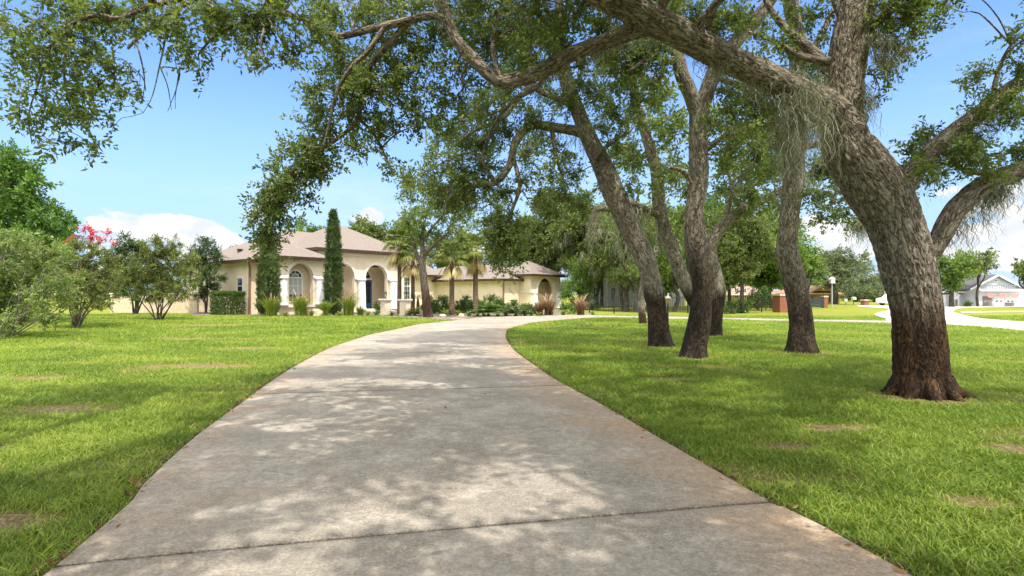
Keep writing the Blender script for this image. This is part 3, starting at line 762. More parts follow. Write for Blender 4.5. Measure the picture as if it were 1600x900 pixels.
for q in ([(1305,125,8.05,12),(1285,96,8.15,9),(1262,74,8.3,8),(1242,58,8.3,6.5),(1222,38,8.4,5.5),(1200,8,8.4,4.5),(1185,-40,8.5,3)],
          [(1262,75,8.3,5),(1250,40,8.5,4),(1244,0,8.6,3.5),(1250,-50,8.8,2)], [(1300,95,8.,6),(1268,92,8.1,5.5),(1240,82,8.2,5),(1205,62,8.3,3.5),(1170,50,8.4,2)],
          [(1345,60,8.,8),(1372,32,7.8,7),(1400,10,7.6,6),(1440,-20,7.4,4),(1500,-30,7.2,2.5)], [(1318,30,8.05,8),(1302,-10,8.2,6),(1285,-60,8.4,4)],
          [(1470,225,8.5,5),(1500,262,8.6,4),(1545,272,8.6,3.4),(1600,268,8.6,2.5)], [(1548,170,8.7,5),(1560,110,8.6,3),(1580,70,8.5,2),(1600,52,8.5,1.5)],
          [(860,104,7.05,5),(840,135,7.6,4),(800,160,8.2,3),(770,200,8.6,2.2),(750,250,8.9,1.5)], [(781,126,7.2,5),(770,70,7.6,4),(780,20,8,3),(800,-40,8.4,2)]):
    limb(tb, q, seg=12, step=.06)
# canopy seen at the top of the picture
blobs_px(lv, tb, [(505,30,50),(560,18,55),(620,12,60),(690,22,60),(750,20,60),(800,30,50),(530,90,45),(600,90,55),(660,75,55),(720,112,45),(770,70,55),(500,140,42),(550,150,48),(600,135,40),(650,140,45),(700,165,40),
    (520,195,40),(575,185,38),(485,215,34),(450,232,22),(545,228,30),(600,190,28),(660,190,26),(630,165,24),(610,215,16)], 7.9, T_near, 1.0)
blobs_px(lv, tb, [(470,255,34),(440,275,32),(425,305,30),(412,330,26),(430,345,26),(416,368,22),(418,392,18),(404,300,18),(455,300,26),(490,250,28),(515,235,24)], 8.1, T_near, 1.35, ysp=.12)
blobs_px(lv, tb, [(505,238,24),(488,248,24),(462,262,24),(448,282,22),(432,318,22),(424,352,22),(417,380,20),(420,404,14),(440,300,24)], 8.1, T_near, 1.2, ysp=.08)
blobs_px(lv, tb, [(840,20,55),(890,12,55),(940,45,40),(880,70,35),(1010,8,40),(830,75,38),(920,100,26)], 7.3, T_near, 1.1)
blobs_px(lv, tb, [(600,250,16),(622,275,14),(585,225,18)], 8.1, T_near, .9)
blobs_px(lv, tb, [(1370,10,45),(1410,30,42),(1392,62,40),(1440,15,36),(1475,8,30),(1500,2,24),(1388,100,26),(1375,140,16),(1430,48,24),(1290,30,30),(1250,20,36),(1215,70,30),(1250,90,22),(1200,110,28),(1180,60,34)], 8.1, T_near, .95)
blobs_px(lv, tb, [(1450,215,30),(1480,245,36),(1520,225,34),(1560,205,36),(1590,180,30),(1540,255,34),(1590,235,38),(1440,250,26),(1410,235,22),(1500,190,24),(1560,140,28),(1535,110,22),(1585,95,26),(1510,122,16),(1570,280,22),(1400,262,20),(1595,60,16),(1430,285,18)], 8.4, T_near, 1.05)
blobs_px(lv, tb, [(1620,40,50),(1660,120,60),(1700,180,60),(1740,60,70),(1660,230,50),(1780,130,60)], 8.4, T_near, .6)
# crown above the frame, over the lawn and the drive
wl = [(rng.uniform(-1.8, 9.5), rng.uniform(3.2, 11.), 0, rng.uniform(.75, 1.15)) for _ in range(64)]
wl = [(x, y, max(5.2 + rng.random() * 2.4, HC + 505 * y / F + r_ * .75) , r_) for x, y, z, r_ in wl]
T_top = spray_templates(14, .13, .065, .45, 6); SPR[id(T_top)] = 17
blobs_w(lv, tb, wl, T_top, 1.15, link_r=.03)
moss_along(ms, [(1300,190,7.6,30),(1262,168,7.7,24),(1235,150,7.6,22)], 6, 20, 90, 60, .005)
for q in ((1258,150,7.4,15,95,170),(1244,170,7.45,9,165,130),(1275,175,7.5,11,80,110),(1262,130,7.5,22,50,150)): moss(ms, P(q[0], q[1], q[2]), q[3] * q[2] / F, q[4] * q[2] / F, q[5], .0055)
moss_along(ms, A_left[2:7], 16, 12, 34, 46, .006); moss_along(ms, A_l2, 12, 8, 34, 30, .006)
moss_along(ms, [(1362,50,7.7,5),(1380,60,7.7,5),(1400,62,7.6,5)], 7, 10, 75, 60, .007); moss_along(ms, A_r1[2:7], 11, 9, 62, 55, .007); moss_along(ms, A_r2[2:6], 10, 12, 66, 50, .007)
moss_along(ms, [(1352,110,7.75,8),(1352,180,7.75,8)], 6, 5, 70, 30, .006)
finish(root, g, tb, lv, ms, M_bark)

# ---------------------------------------------------------------- oak behind the photographer whose boughs hang into the top left
root, g = oak('live_oak', 'oak whose bare twigs and leafy boughs hang into the upper left sky', 800, 1)
root.location = (-3.6, -3.4, 0); g = np.array([-3.6, -3.4, 0.])
tb = Tubes(); lv = Leaves(); ms = []
tb.tube([(-3.6,-3.4,-.1),(-3.55,-3.2,1.2),(-3.5,-2.9,2.6),(-3.3,-2.3,4.2),(-2.8,-1.2,5.6),(-2.2,.4,6.6),(-1.6,2.2,7.2)], [.40,.36,.34,.30,.22,.15,.07], seg=40, flare=.3, lump=.08)
tb.tube([(-3.3,-2.3,4.2),(-3.4,-.6,5.0),(-3.5,1.4,5.4),(-3.6,3.4,5.35),(-3.7,5.0,5.0),(-3.9,6.2,4.6)], [.22,.17,.13,.10,.07,.04], seg=20)
tb.tube([(-3.5,-2.9,2.6),(-1.6,-2.0,4.4),(.6,-1.0,5.6),(2.6,.4,6.2)], [.24,.18,.12,.05], seg=20)
def hang(pix, **kw): limb(tb, pix, seg=8, step=.06, **kw)
hang([(420,-40,6.0,6),(330,-20,6.1,5),(270,2,6.2,4.6),(225,10,6.3,4),(180,30,6.4,3.2),(120,34,6.5,2.4),(70,50,6.5,1.4)])
hang([(240,5,6.25,3.4),(190,28,6.3,3),(150,24,6.35,3),(105,42,6.4,2.6),(78,72,6.45,2.2),(50,78,6.5,1.2)])
hang([(330,-10,6.1,4),(265,20,6.2,3),(215,60,6.3,2.6),(200,76,6.35,2)])
hang([(208,66,6.3,1.5),(214,72,6.3,1.5),(222,100,6.3,1.2),(226,130,6.3,.8),(222,160,6.3,.5)])
hang([(195,95,6.3,1),(222,120,6.35,.9),(228,142,6.35,.6)])
hang([(262,0,6.2,1.6),(258,60,6.25,1.4),(250,100,6.3,1.2),(238,150,6.3,.7),(224,176,6.3,.4)])
hang([(250,104,6.3,1.1),(262,135,6.3,.8),(268,172,6.3,.4)]); hang([(254,104,6.3,1.1),(280,110,6.3,1),(275,140,6.3,.7),(262,174,6.3,.4)]); hang([(280,110,6.3,.9),(274,150,6.3,.6),(274,170,6.3,.4)])
hang([(430,-20,6.2,4),(400,30,6.3,3),(360,42,6.3,2.6),(330,62,6.35,2.2),(310,85,6.4,1.4)])
hang([(110,40,6.5,2),(100,110,6.6,1.8),(110,160,6.65,1.5),(140,205,6.7,1.2),(150,235,6.7,.8)]); hang([(80,70,6.5,1.8),(60,130,6.6,1.4),(45,180,6.65,1.1),(50,225,6.65,.7)])
blobs_px(lv, tb, [(110,18,40),(150,22,36),(190,16,36),(60,28,24),(90,55,30),(130,60,34),(60,88,24),(35,98,18),(100,95,32),(150,95,28),(90,135,30),(50,140,22),(125,138,30),(160,125,24),(190,135,18),(215,138,10),
    (80,170,26),(40,185,20),(110,180,26),(140,195,20),(130,225,17),(155,232,13),(60,215,16),(30,170,14),(5,30,18),(8,45,14),(180,195,8)], 6.5, T_near, 1.35, ysp=.25)
blobs_px(lv, tb, [(230,12,28),(270,14,30),(310,20,34),(350,18,36),(390,22,36),(430,22,40),(470,30,36),(285,58,20),(300,82,16),(275,82,14),(330,92,10),(345,45,24),(310,112,8),(395,62,20),(410,88,15),(420,104,9),(440,60,22),(205,42,18),(240,30,20),(455,95,14),(370,50,16),(270,30,20)], 6.3, T_near, 1.3, ysp=.25)
blobs_px(lv, tb, [(10,120,8),(3,18,12),(-30,60,40),(-60,150,50),(-90,30,60)], 6.4, T_near, .9)
wl = [(rng.uniform(-7.0, 4.2), rng.uniform(-4.2, 4.8), 0, rng.uniform(.7, 1.05)) for _ in range(72)]
wl += [(rng.uniform(-1.6, 4.2), rng.uniform(-.8, 3.4), 0, rng.uniform(.7, 1.05)) for _ in range(26)]
wl = [(x, y, max(4.9 + rng.random() * 2.2, HC + 505 * max(y, 0) / F + r_ * .8), r_) for x, y, z, r_ in wl]
blobs_w(lv, tb, wl, T_top, 1.35, link_r=.03)
finish(root, g, tb, lv, None, M_bark2)

# ---------------------------------------------------------------- slim upright oak, straight grey trunk
root, g = oak('live_oak', 'slim upright live oak with pale scarred base, just left of the largest oak', 1252, 14.0)
tb = Tubes(); lv = Leaves(); ms = []
B_main = [(1253,556,14,21),(1252,530,14,18.5),(1252,503,14,17),(1246,460,14,17),(1237,420,14,16.5),(1230,390,14,16),(1233,340,14,14),(1240,277,14,16),(1240,220,14,15),(1238,165,14,14),(1246,100,14.1,12),(1240,40,14.2,10),(1225,-30,14.3,7),(1215,-110,14.4,4)]
limb(tb, B_main, seg=44, step=.06, lump=.10, flare=.55)
for q in ([(1240,235,14,8),(1262,228,14.,6),(1290,228,13.9,5),(1330,262,13.8,4),(1345,300,13.8,3),(1350,340,13.8,1.5)], [(1232,245,14,8),(1220,210,13.9,7),(1206,174,13.9,6),(1181,152,13.8,5.5),(1150,132,13.6,5),(1110,120,13.4,3)],
          [(1246,110,14.1,7),(1280,60,14.4,5),(1310,0,14.8,4)], [(1290,228,13.9,3.5),(1310,275,13.7,2.5),(1300,320,13.6,1.5)]): limb(tb, q, seg=10, step=.08)
blobs_px(lv, tb, [(1290,262,28),(1275,300,24),(1310,290,24),(1330,315,22),(1300,330,18),(1345,345,14),(1270,265,22),(1380,235,18),(1190,190,30),(1170,160,28),(1210,150,26),(1150,190,28),(1180,235,28),(1200,270,24),(1270,110,30),(1275,160,22),(1285,340,10),(1325,350,10)], 14., T_mid, 1.5, ysp=.6)
wl = [(5 + rng.uniform(-.5, 5.5), rng.uniform(12, 16.5), rng.uniform(9.6, 12.), rng.uniform(.9, 1.3)) for _ in range(16)]
blobs_w(lv, tb, wl, T_top, .9, link_r=.03)
moss_along(ms, [(1225,170,13.8,2),(1240,240,13.8,12),(1236,300,13.8,12)], 8, 10, 60, 50, .011); moss(ms, P(1345, 350, 13.8), .12, .55, 160, .011); moss_along(ms, [(1181,152,13.8,5),(1220,210,13.9,7)], 5, 8, 45, 30, .011)
finish(root, g, tb, lv, ms, bark2(1.9, .9))

# ---------------------------------------------------------------- forked oak
root, g = oak('live_oak', 'forked live oak with twisting dark trunk, second trunk from the driveway curve', 1085, 12.9)
tb = Tubes(); lv = Leaves(); ms = []
C_main = [(1083,564,12.9,20),(1086,535,12.9,18.5),(1093,503,12.9,17.5),(1097,447,12.9,14.5),(1086,392,12.9,16.5),(1085,333,12.9,13.5),(1092,277,12.9,15),(1091,220,12.9,14),(1092,178,12.9,14)]
limb(tb, C_main, seg=44, step=.06, lump=.10, flare=.5)
C_a = [(1092,185,12.9,12),(1080,150,12.8,11.5),(1067,120,12.7,11),(1058,85,12.7,10),(1050,40,12.8,8),(1060,-30,13,6),(1050,-100,13.2,3)]
C_b = [(1093,190,12.9,12),(1103,148,12.95,12),(1116,115,13,11.5),(1138,80,13,11),(1165,48,13.1,10.5),(1192,18,13.2,9.5),(1230,-40,13.3,7),(1270,-100,13.5,4)]
limb(tb, C_a, seg=30, step=.07, lump=.08); limb(tb, C_b, seg=30, step=.07, lump=.08)
for q in ([(1094,240,12.9,6),(1130,215,12.8,4),(1160,205,12.7,2.5)], [(1085,300,12.9,6),(1070,270,12.7,4),(1050,262,12.5,2.5)], [(1060,100,12.7,5),(1020,90,12.6,4),(985,110,12.5,2.5)], [(1120,110,13,5),(1150,118,13,3),(1175,140,13,2)]): limb(tb, q, seg=8, step=.1)
blobs_px(lv, tb, [(1020,70,34),(990,95,34),(960,110,32),(1030,120,28),(1000,150,26),(1040,30,30),(1085,30,36),(1120,40,30),(1150,20,30),(1010,30,34),(1140,140,22),(1130,90,16),(1160,100,28),(960,70,30),(1180,130,24),(1120,190,18),(1150,215,24),(1050,215,14),(1130,250,22),(1045,265,16)], 12.8, T_mid, 1.6, ysp=.6)
wl = [(rng.uniform(-.5, 8), rng.uniform(11, 15.), rng.uniform(8.9, 11.), rng.uniform(.9, 1.3)) for _ in range(18)]
blobs_w(lv, tb, wl, T_top, .9, link_r=.03)
moss_along(ms, C_main[4:], 7, 10, 46, 36, .011); moss_along(ms, C_b, 6, 9, 40, 34, .011)
finish(root, g, tb, lv, ms, bark2(2.9, 1.3))

# ---------------------------------------------------------------- leaning oak nearest the drive
root, g = oak('live_oak', 'live oak nearest the driveway curve, long grey trunk leaning up to the left', 1028, 15.5)
tb = Tubes(); lv = Leaves(); ms = []
D_main = [(1031,546,15.5,18),(1029,520,15.5,16),(1026,484,15.5,14.5),(1019,447,15.5,16),(1009,409,15.5,15.5),(982,352,15.5,16),(957,296,15.5,17.5),(941,258,15.5,15.5),(922,220,15.4,13),(905,178,15.3,11.5),(886,130,15.2,11),(878,75,15.1,9),(875,30,15,7.5),(872,-40,15,5)]
limb(tb, D_main, seg=44, step=.07, lump=.11, flare=.55)
D_l1 = [(918,212,15.4,8),(897,204,15.3,8),(862,199,15.2,7.5),(830,196,15.1,7),(806,222,15,6.5),(796,258,15,5.5),(775,285,14.9,4.5),(740,290,14.8,3.5),(705,305,14.8,2.5),(690,340,14.8,1.5)]
limb(tb, D_l1, seg=16, step=.09)
for q in ([(900,165,15.3,6),(875,156,15.2,5.5),(850,145,15.1,5),(828,137,15,4.8),(803,162,14.9,4),(785,185,14.8,3),(740,205,14.7,2.5),(700,235,14.7,1.5)], [(800,240,15,3.5),(812,290,15,3),(800,330,15,2.4),(790,380,15,1.4)], [(862,199,15.2,4),(868,240,15,3),(880,280,14.9,2)],
          [(880,90,15.1,6),(845,60,15,5),(815,20,14.9,4)], [(803,162,14.9,3),(760,180,14.8,2.5),(715,190,14.7,1.8)], [(775,285,14.9,3),(740,240,14.7,2.2),(700,250,14.6,1.6),(670,268,14.6,1)],
          [(950,290,15.5,6),(930,250,15.2,4),(960,220,15,3),(985,205,15,2)]): limb(tb, q, seg=8, step=.1)
blobs_px(lv, tb, [(700,215,26),(735,225,30),(765,215,28),(690,250,26),(720,262,28),(755,258,28),(670,275,20),(790,200,26),(830,175,26),(850,215,24),(820,235,26),(780,300,26),(740,290,26),(700,290,28),(720,320,24),
    (850,120,30),(820,90,32),(870,165,24),(910,130,26),(940,150,28),(960,180,26),(790,130,34),(760,160,34),(730,180,26),(800,60,36),(850,50,30),(880,240,18),(900,270,18)], 15., T_mid, 1.5, ysp=.5)
blobs_px(lv, tb, [(640,285,20),(655,298,20),(690,300,26),(718,315,24),(640,270,16)], 14.8, T_mid, 1.2, ysp=.2)
blobs_px(lv, tb, [(860,265,20),(885,300,22),(850,300,20),(870,320,18),(905,320,20),(820,280,20),(835,320,16),(930,200,18),(960,215,22),(985,250,20),(1000,190,22),(985,290,16)], 15.2, T_mid, 1.2, ysp=.6)
blobs_px(lv, tb, [(790,350,28),(765,365,20),(785,385,24),(805,375,20),(775,340,22),(800,402,14),(780,412,14),(812,350,18),(790,425,8)], 15., T_mid, 1.6, ysp=.2)
wl = [(rng.uniform(-4.5, 4), rng.uniform(13.5, 17.5), rng.uniform(10.3, 12.5), rng.uniform(.9, 1.3)) for _ in range(16)]
blobs_w(lv, tb, wl, T_top, .9, link_r=.03)
moss_along(ms, D_l1, 9, 7, 40, 30, .011); moss_along(ms, D_main[5:], 8, 8, 34, 30, .011)
finish(root, g, tb, lv, ms, bark2(1.66, .2))

# ---------------------------------------------------------------- two stemmed oak behind
root, g = oak('live_oak', 'double stemmed live oak behind the forked oak, with a sunlit bare branch', 1113, 19.5)
tb = Tubes(); lv = Leaves(); ms = []
E_r = [(1113,530,19.5,13),(1116,495,19.5,12),(1121,455,19.5,12.5),(1114,420,19.5,12),(1108,390,19.5,11),(1122,362,19.5,9),(1144,340,19.4,8.5),(1175,320,19.3,8),(1203,307,19.2,6),(1230,290,19.1,4)]
E_l = [(1112,520,19.6,11),(1098,490,19.6,10.5),(1082,465,19.6,11),(1066,432,19.6,11),(1047,384,19.6,10.5),(1031,328,19.6,10.5),(1026,270,19.6,9.5),(1012,220,19.6,8),(1000,180,19.6,7),(990,145,19.6,6),(985,95,19.6,4)]
limb(tb, E_r, seg=28, step=.1, lump=.1, flare=.55); limb(tb, E_l, seg=28, step=.1, lump=.1)
E_b = [(1031,338,19.6,6),(1010,328,19.2,5),(985,317,18.9,5),(955,325,18.7,5),(932,327,18.6,5),(926,345,18.6,4.5),(924,366,18.6,3)]
limb(tb, E_b, seg=12, step=.1)
for q in ([(1106,395,19.5,7),(1098,360,19.6,6),(1092,320,19.7,5)], [(1136,345,19.4,4),(1142,310,19.4,3),(1160,275,19.4,2.5),(1185,245,19.4,2)], [(1160,330,19.4,3.5),(1146,305,19.3,3),(1140,280,19.3,2)]): limb(tb, q, seg=8, step=.12)
blobs_px(lv, tb, [(1150,260,36),(1190,250,34),(1180,300,28),(1140,300,24),(1215,300,24),(1060,300,24),(1060,250,28),(1000,250,28),(1065,340,20),(1040,190,26),(970,230,24),(1150,210,26),(1010,290,18),(960,270,20),(1225,330,14),(1200,215,26),(1100,215,20),(1130,180,24),(1225,260,24),(1060,180,24),(980,130,28),(1020,160,28),(1180,200,26)], 19.4, T_far, 1.5, ysp=.8)
moss_along(ms, E_b, 9, 5, 50, 30, .016); moss_along(ms, E_r[5:], 5, 6, 26, 24, .016)
finish(root, g, tb, lv, ms, bark2(1.7, .3))
# ================================================================== the house
M_stucco = simple('beige stucco', (.70, .60, .465), .85, .2, .08, 1.2, bump=.15)
M_cream = simple('cream trim', (.74, .69, .60), .7, .3, .03)
M_white = simple('white paint', (.80, .80, .79), .5, .4, .03)
M_brown = simple('brown gutter', (.050, .026, .018), .45, .4, .1)
M_spout = simple('copper brown downspout', (.22, .115, .075), .5, .4, .1)
M_blue = simple('blue door paint', (.022, .085, .30), .35, .5, .05)
M_iron = simple('black iron', (.02, .02, .022), .5, .4, .1)
M_glass = simple('dark window glass', (.025, .032, .035), .06, .8, .3, 2.)
M_pale_glass = simple('window blind', (.36, .40, .38), .25, .5, .06, 2.)
m = N('roof shingles'); p = m.pos(); sx_ = m.n('ShaderNodeSeparateXYZ'); m.l(p, sx_.inputs[0])
wv = m.math('FRACT', m.math('MULTIPLY', sx_.outputs[2], 12.))
c1 = m.mix(m.mr(m.noise(9., 3., m.scale(p, (1, 1, 3))), .3, .7), (.180, .148, .130), (.268, .228, .202))
c1 = m.mix(m.mr(wv, 0., .22, .55, 0.), c1, (.13, .09, .08)); c1 = m.mix(m.mr(m.noise(.6, 3., p), .4, .7, 0, .3), c1, (.20, .165, .145))
m.base(c1, .9, .15); m.bump(wv, .4, .02); M_roof = m.m

HO = np.array([-16.56, 36.0, .06]); HA = RAD(50.3)
house = empty('house', HO, HA, 'beige stucco house with brown hip roofs, white columns, arches and a blue door', 'house')
def hip(x0, x1, y0, y1, z, ra, rb, zr, name='roof'):
    """hip roof: eave rectangle, ridge from ra to rb (x, y); returns the roof object, with its gutter as a child"""
    mb = MB(); V = [(x0,y0,z),(x1,y0,z),(x1,y1,z),(x0,y1,z),(*ra,zr),(*rb,zr)]
    if ra == rb:
        mb.add(V[:5], [(0,1,4),(1,2,4),(2,3,4),(3,0,4)])
    elif abs(ra[1] - rb[1]) < 1e-6: mb.add(V, [(0,1,5,4),(1,2,5),(2,3,4,5),(3,0,4)])
    else: mb.add(V, [(0,1,4),(1,2,5,4),(2,3,5),(3,0,4,5)])
    mb.add([(x0,y0,z-.06),(x1,y0,z-.06),(x1,y1,z-.06),(x0,y1,z-.06)], [(3,2,1,0)])
    r = mb.build(name, M_roof, house)
    g_ = MB(); w_ = .09; h0, h1 = z - .19, z + .012
    g_.box(x0 - w_, x1 + w_, y0 - w_, y0 - .002, h0, h1); g_.box(x0 - w_, x1 + w_, y1 + .002, y1 + w_, h0, h1); g_.box(x0 - w_, x0 - .002, y0 + .001, y1 - .001, h0, h1); g_.box(x1 + .002, x1 + w_, y0 + .001, y1 - .001, h0, h1)
    g_.build('gutter', M_brown, r)
    s_ = MB(); s_.box(x0 + .01, x1 - .01, y0 + .01, y1 - .01, z - .15, z - .075); s_.build('soffit', M_cream, r)
    return r
def arched_window(cx, y, r, z0, zs, grid=(3, 3), glass=None, name='window', sash=True):
    f = MB(); t_ = .055
    f.arc(cx, zs, r - t_, r + .02, y - .05, y, n=16); f.box(cx - r - .02, cx - r + t_, y - .05, y, z0, zs); f.box(cx + r - t_, cx + r + .02, y - .05, y, z0, zs)
    f.box(cx - r + t_ + .001, cx + r - t_ - .001, y - .047, y - .003, z0, z0 + t_); f.box(cx - r + t_ + .001, cx + r - t_ - .001, y - .047, y - .003, zs - t_ / 2, zs + t_ / 2)
    nx, nz = grid
    for i in range(1, nx):
        x = cx - r + 2 * r * i / nx; f.box(x - .012, x + .012, y - .042, y - .008, z0 + t_, zs - t_ / 2 - .001)
    for j in range(1, nz):
        z = z0 + (zs - z0) * j / nz; f.box(cx - r + t_ + .002, cx + r - t_ - .002, y - .040, y - .010, z - .012, z + .012)
    for k in range(1, 4):
        a = math.pi * k / 4; f.bar((cx + .12 * r * math.cos(a), y - .025, zs + .12 * r * math.sin(a) + .03), (cx + (r - t_) * math.cos(a), y - .025, zs + (r - t_) * math.sin(a)), .013, 6)
    f.arc(cx, zs, .45 * r, .45 * r + .03, y - .043, y - .009, n=12)
    w_ = f.build(name, M_white, house)
    g_ = MB(); g_.box(cx - r + .01, cx + r - .01, y - .022, y - .004, z0 + .01, zs - .001); g_.disc(cx, zs, r - .01, y - .022, y - .004, n=16); g_.build('pane', glass or M_glass, w_)
    if glass is None and sash:
        b_ = MB(); b_.box(cx - r + .03, cx + r - .03, y - .028, y - .0225, z0 + (zs - z0) * .34, zs - .03); b_.build('blind', M_pale_glass, w_)
    return w_
def column(x, y, r, z0, z1):
    c = MB(); h = z1 - z0
    c.lathe(x, y, [(r * 1.28, z0), (r * 1.28, z0 + .07), (r * 1.12, z0 + .10), (r * 1.05, z0 + .15), (r, z0 + .20), (r, z0 + h * .4), (r * .90, z1 - .16), (r * .98, z1 - .14), (r * .98, z1 - .10), (r * 1.15, z1 - .05), (r * 1.15, z1)], 24)
    return c.build('column', M_white, house, smooth=False)

# walls
wl_ = MB()
wl_.box(0, 4.2, 0, 10, 0, 3.34); wl_.box(11.6, 13.2, 0, 10, 0, 3.34); wl_.box(4.2, 11.6, 1.3, 10, 0, 3.34)
wl_.box(13.2, 20, 4.5, 10, 0, 2.92); wl_.box(20, 27.2, -3.96, 10.5, 0, 2.46)
wl_.build('wall', M_stucco, house)
# left pavilion
pv = MB(); pv.arch_wall(.6, 3.9, -2.1, -1.75, .62, 3.52, 2.25, .85, 2.45); pv.box(.6, .8, -1.749, -.001, 0, 3.52); pv.box(3.7, 3.9, -1.749, -.001, 0, 3.52); pv.box(.801, 3.699, -1.4, -1.2, 0, 3.5)
pv.box(.6, 3.9, -2.1, -1.75, 0, .619); pv.build('wall', M_stucco, house)
# entrance pavilion
en = MB(); en.arch_wall(4.2, 7.5, -1.0, -.7, .2, 4.28, 6.05, .98, 2.5); en.arch_wall(7.5, 11.6, -1.0, -.7, .2, 4.28, 8.95, .98, 2.5)
en.box(4.2, 4.4, -.699, .999, 0, 4.28); en.box(11.4, 11.6, -.699, .999, 0, 4.28); en.box(4.2, 11.6, 1.0, 1.299, 0, 4.27); en.box(4.401, 11.399, -.699, .999, 4.15, 4.26)
en.box(4.2, 11.6, 1.3, 5.8, 3.345, 4.27); en.build('wall', M_stucco, house)
pf = MB(); pf.box(4.0, 11.8, -1.3, .999, 0, .198); pf.box(7.8, 10.2, -1.65, -1.301, 0, .10); pf.build('porch_step', M_cream, house)
# right pavilion
rp = MB(); rp.arch_wall(22.2, 26.7, -5.23, -4.95, 0, 2.92, 24.4, 1.25, 1.5); rp.box(22.2, 22.4, -4.949, -3.961, 0, 2.92); rp.box(26.5, 26.7, -4.949, -3.961, 0, 2.92); rp.box(22.401, 26.499, -3.96, -3.7, 2.462, 2.91); rp.build('wall', M_stucco, house)
# white trim: arches, bands, pedestals
MB().arc(2.25, 2.45, .85, 1.03, -2.16, -2.102).build('arch_trim', M_cream, house)
for q in ((.52, 1.4, -2.18, -2.101, 2.36, 2.50), (3.1, 3.98, -2.18, -2.101, 2.36, 2.50)): MB().box(*q).build('capital_band', M_cream, house)
MB().box(.5, 4.0, -2.24, -2.101, .50, .64).build('pedestal_band', M_cream, house); MB().prism([(2.16, 3.44), (2.34, 3.44), (2.38, 3.62), (2.12, 3.62)], -2.19, -2.161).build('keystone', M_cream, house)
for cx in (6.05, 8.95): MB().arc(cx, 2.5, .98, 1.16, -1.06, -1.002).build('arch_trim', M_cream, house)
for a, b in ((4.5, 5.06), (7.04, 7.96), (9.94, 10.75)): MB().box(a, b, -1.10, -1.001, 2.38, 2.53).build('capital_band', M_cream, house)
MB().arc(24.4, 1.5, 1.25, 1.40, -5.29, -5.232).build('arch_trim', M_cream, house)
for q in ((22.14, 23.14, -5.31, -5.231, 1.44, 1.60), (25.66, 26.76, -5.31, -5.231, 1.44, 1.60), (22.13, 22.139, -5.31, -3.97, 1.44, 1.60)): MB().box(*q).build('capital_band', M_cream, house)

for q in ((4.15, 11.65, -1.06, -1.001, 4.02, 4.24), (.55, 3.95, -2.15, -2.101, 3.30, 3.46), (20.05, 22.15, -4.02, -3.961, 2.28, 2.42)): MB().box(*q).build('frieze', M_cream, house)
for q in ((1.0, -2.25, .25, .64, 2.36), (3.5, -2.25, .25, .64, 2.36), (4.78, -1.22, .28, .2, 2.38), (7.5, -1.22, .30, .2, 2.38), (10.34, -1.22, .30, .2, 2.38), (22.62, -5.36, .28, 0, 1.44), (26.2, -5.36, .28, 0, 1.44)): column(*q)
# roofs
hip(-.5, 13.7, -.5, 10.5, 3.5, (5.0, 5.0), (8.7, 5.0), 6.15)
hip(.15, 4.35, -2.55, 3.0, 3.68, (2.25, -.4), (2.25, 1.0), 4.75)
hip(3.75, 12.05, -1.5, 6.4, 4.45, (7.6, 2.45), (8.2, 2.45), 6.62)
hip(12.9, 20.6, 3.9, 10.6, 3.08, (15.5, 7.2), (20.0, 7.2), 4.7)
hip(19.5, 27.7, -4.4, 11.0, 2.62, (23.6, -.4), (23.6, 7.0), 4.1)
hip(21.75, 27.1, -5.7, -.8, 3.05, (24.4, -3.2), (24.4, -3.2), 4.38)
for x, y in ((1.0, 3.6), (1.6, 2.6), (2.2, 3.2)):
    z = 3.5 + (x + .5) / 5.5 * 2.65; v_ = MB(); v_.hprism([(x - .12, y - .13), (x + .12, y - .13), (x + .12, y + .13), (x - .12, y + .13)], z - .1, z + .16); v_.box(x - .17, x + .17, y - .18, y + .18, z + .161, z + .20); v_.build('roof_vent', M_brown, house)
# windows
arched_window(2.25, -1.402, .50, .80, 2.40)
arched_window(6.5, .998, .62, .55, 2.55, (4, 5))
arched_window(23.9, -3.962, .95, .35, 1.55, (4, 3))
sw = MB(); x0 = -.001
for a, b, c, d in ((.95, 1.01, 1.30, 2.42), (1.69, 1.75, 1.30, 2.42)): sw.box(-.04, x0, a, b, c, d)
sw.box(-.04, x0, 1.011, 1.689, 1.30, 1.36); sw.box(-.04, x0, 1.011, 1.689, 2.36, 2.42); sw.box(-.038, x0, 1.011, 1.689, 1.84, 1.88); so_ = sw.build('window', M_white, house)
sg = MB(); sg.box(-.02, x0, 1.01, 1.69, 1.35, 2.37); sg.build('pane', M_glass, so_)
sl_ = MB(); sl_.box(-.10, x0, .88, 1.82, 1.20, 1.295); sl_.build('sill', M_cream, so_)
rw = MB()
for a in (11.70, 12.34, 12.98): rw.box(a - .04, a + .04, -.05, -.002, .45, 2.7)
for z in (.45, 1.92, 2.64): rw.box(11.741, 12.299, -.048, -.002, z, z + .07); rw.box(12.381, 12.939, -.048, -.002, z, z + .07)
for a in (11.95, 12.14, 12.56, 12.75): rw.box(a - .012, a + .012, -.04, -.002, .521, 1.919); rw.box(a - .012, a + .012, -.04, -.002, 1.991, 2.639)
for z in (.87, 1.22, 1.57, 2.3): rw.box(11.741, 12.299, -.037, -.002, z, z + .02); rw.box(12.381, 12.939, -.037, -.002, z, z + .02)
ro_ = rw.build('window', M_white, house); rg = MB(); rg.box(11.70, 12.98, -.02, -.001, .45, 2.7); rg.build('pane', M_glass, ro_)
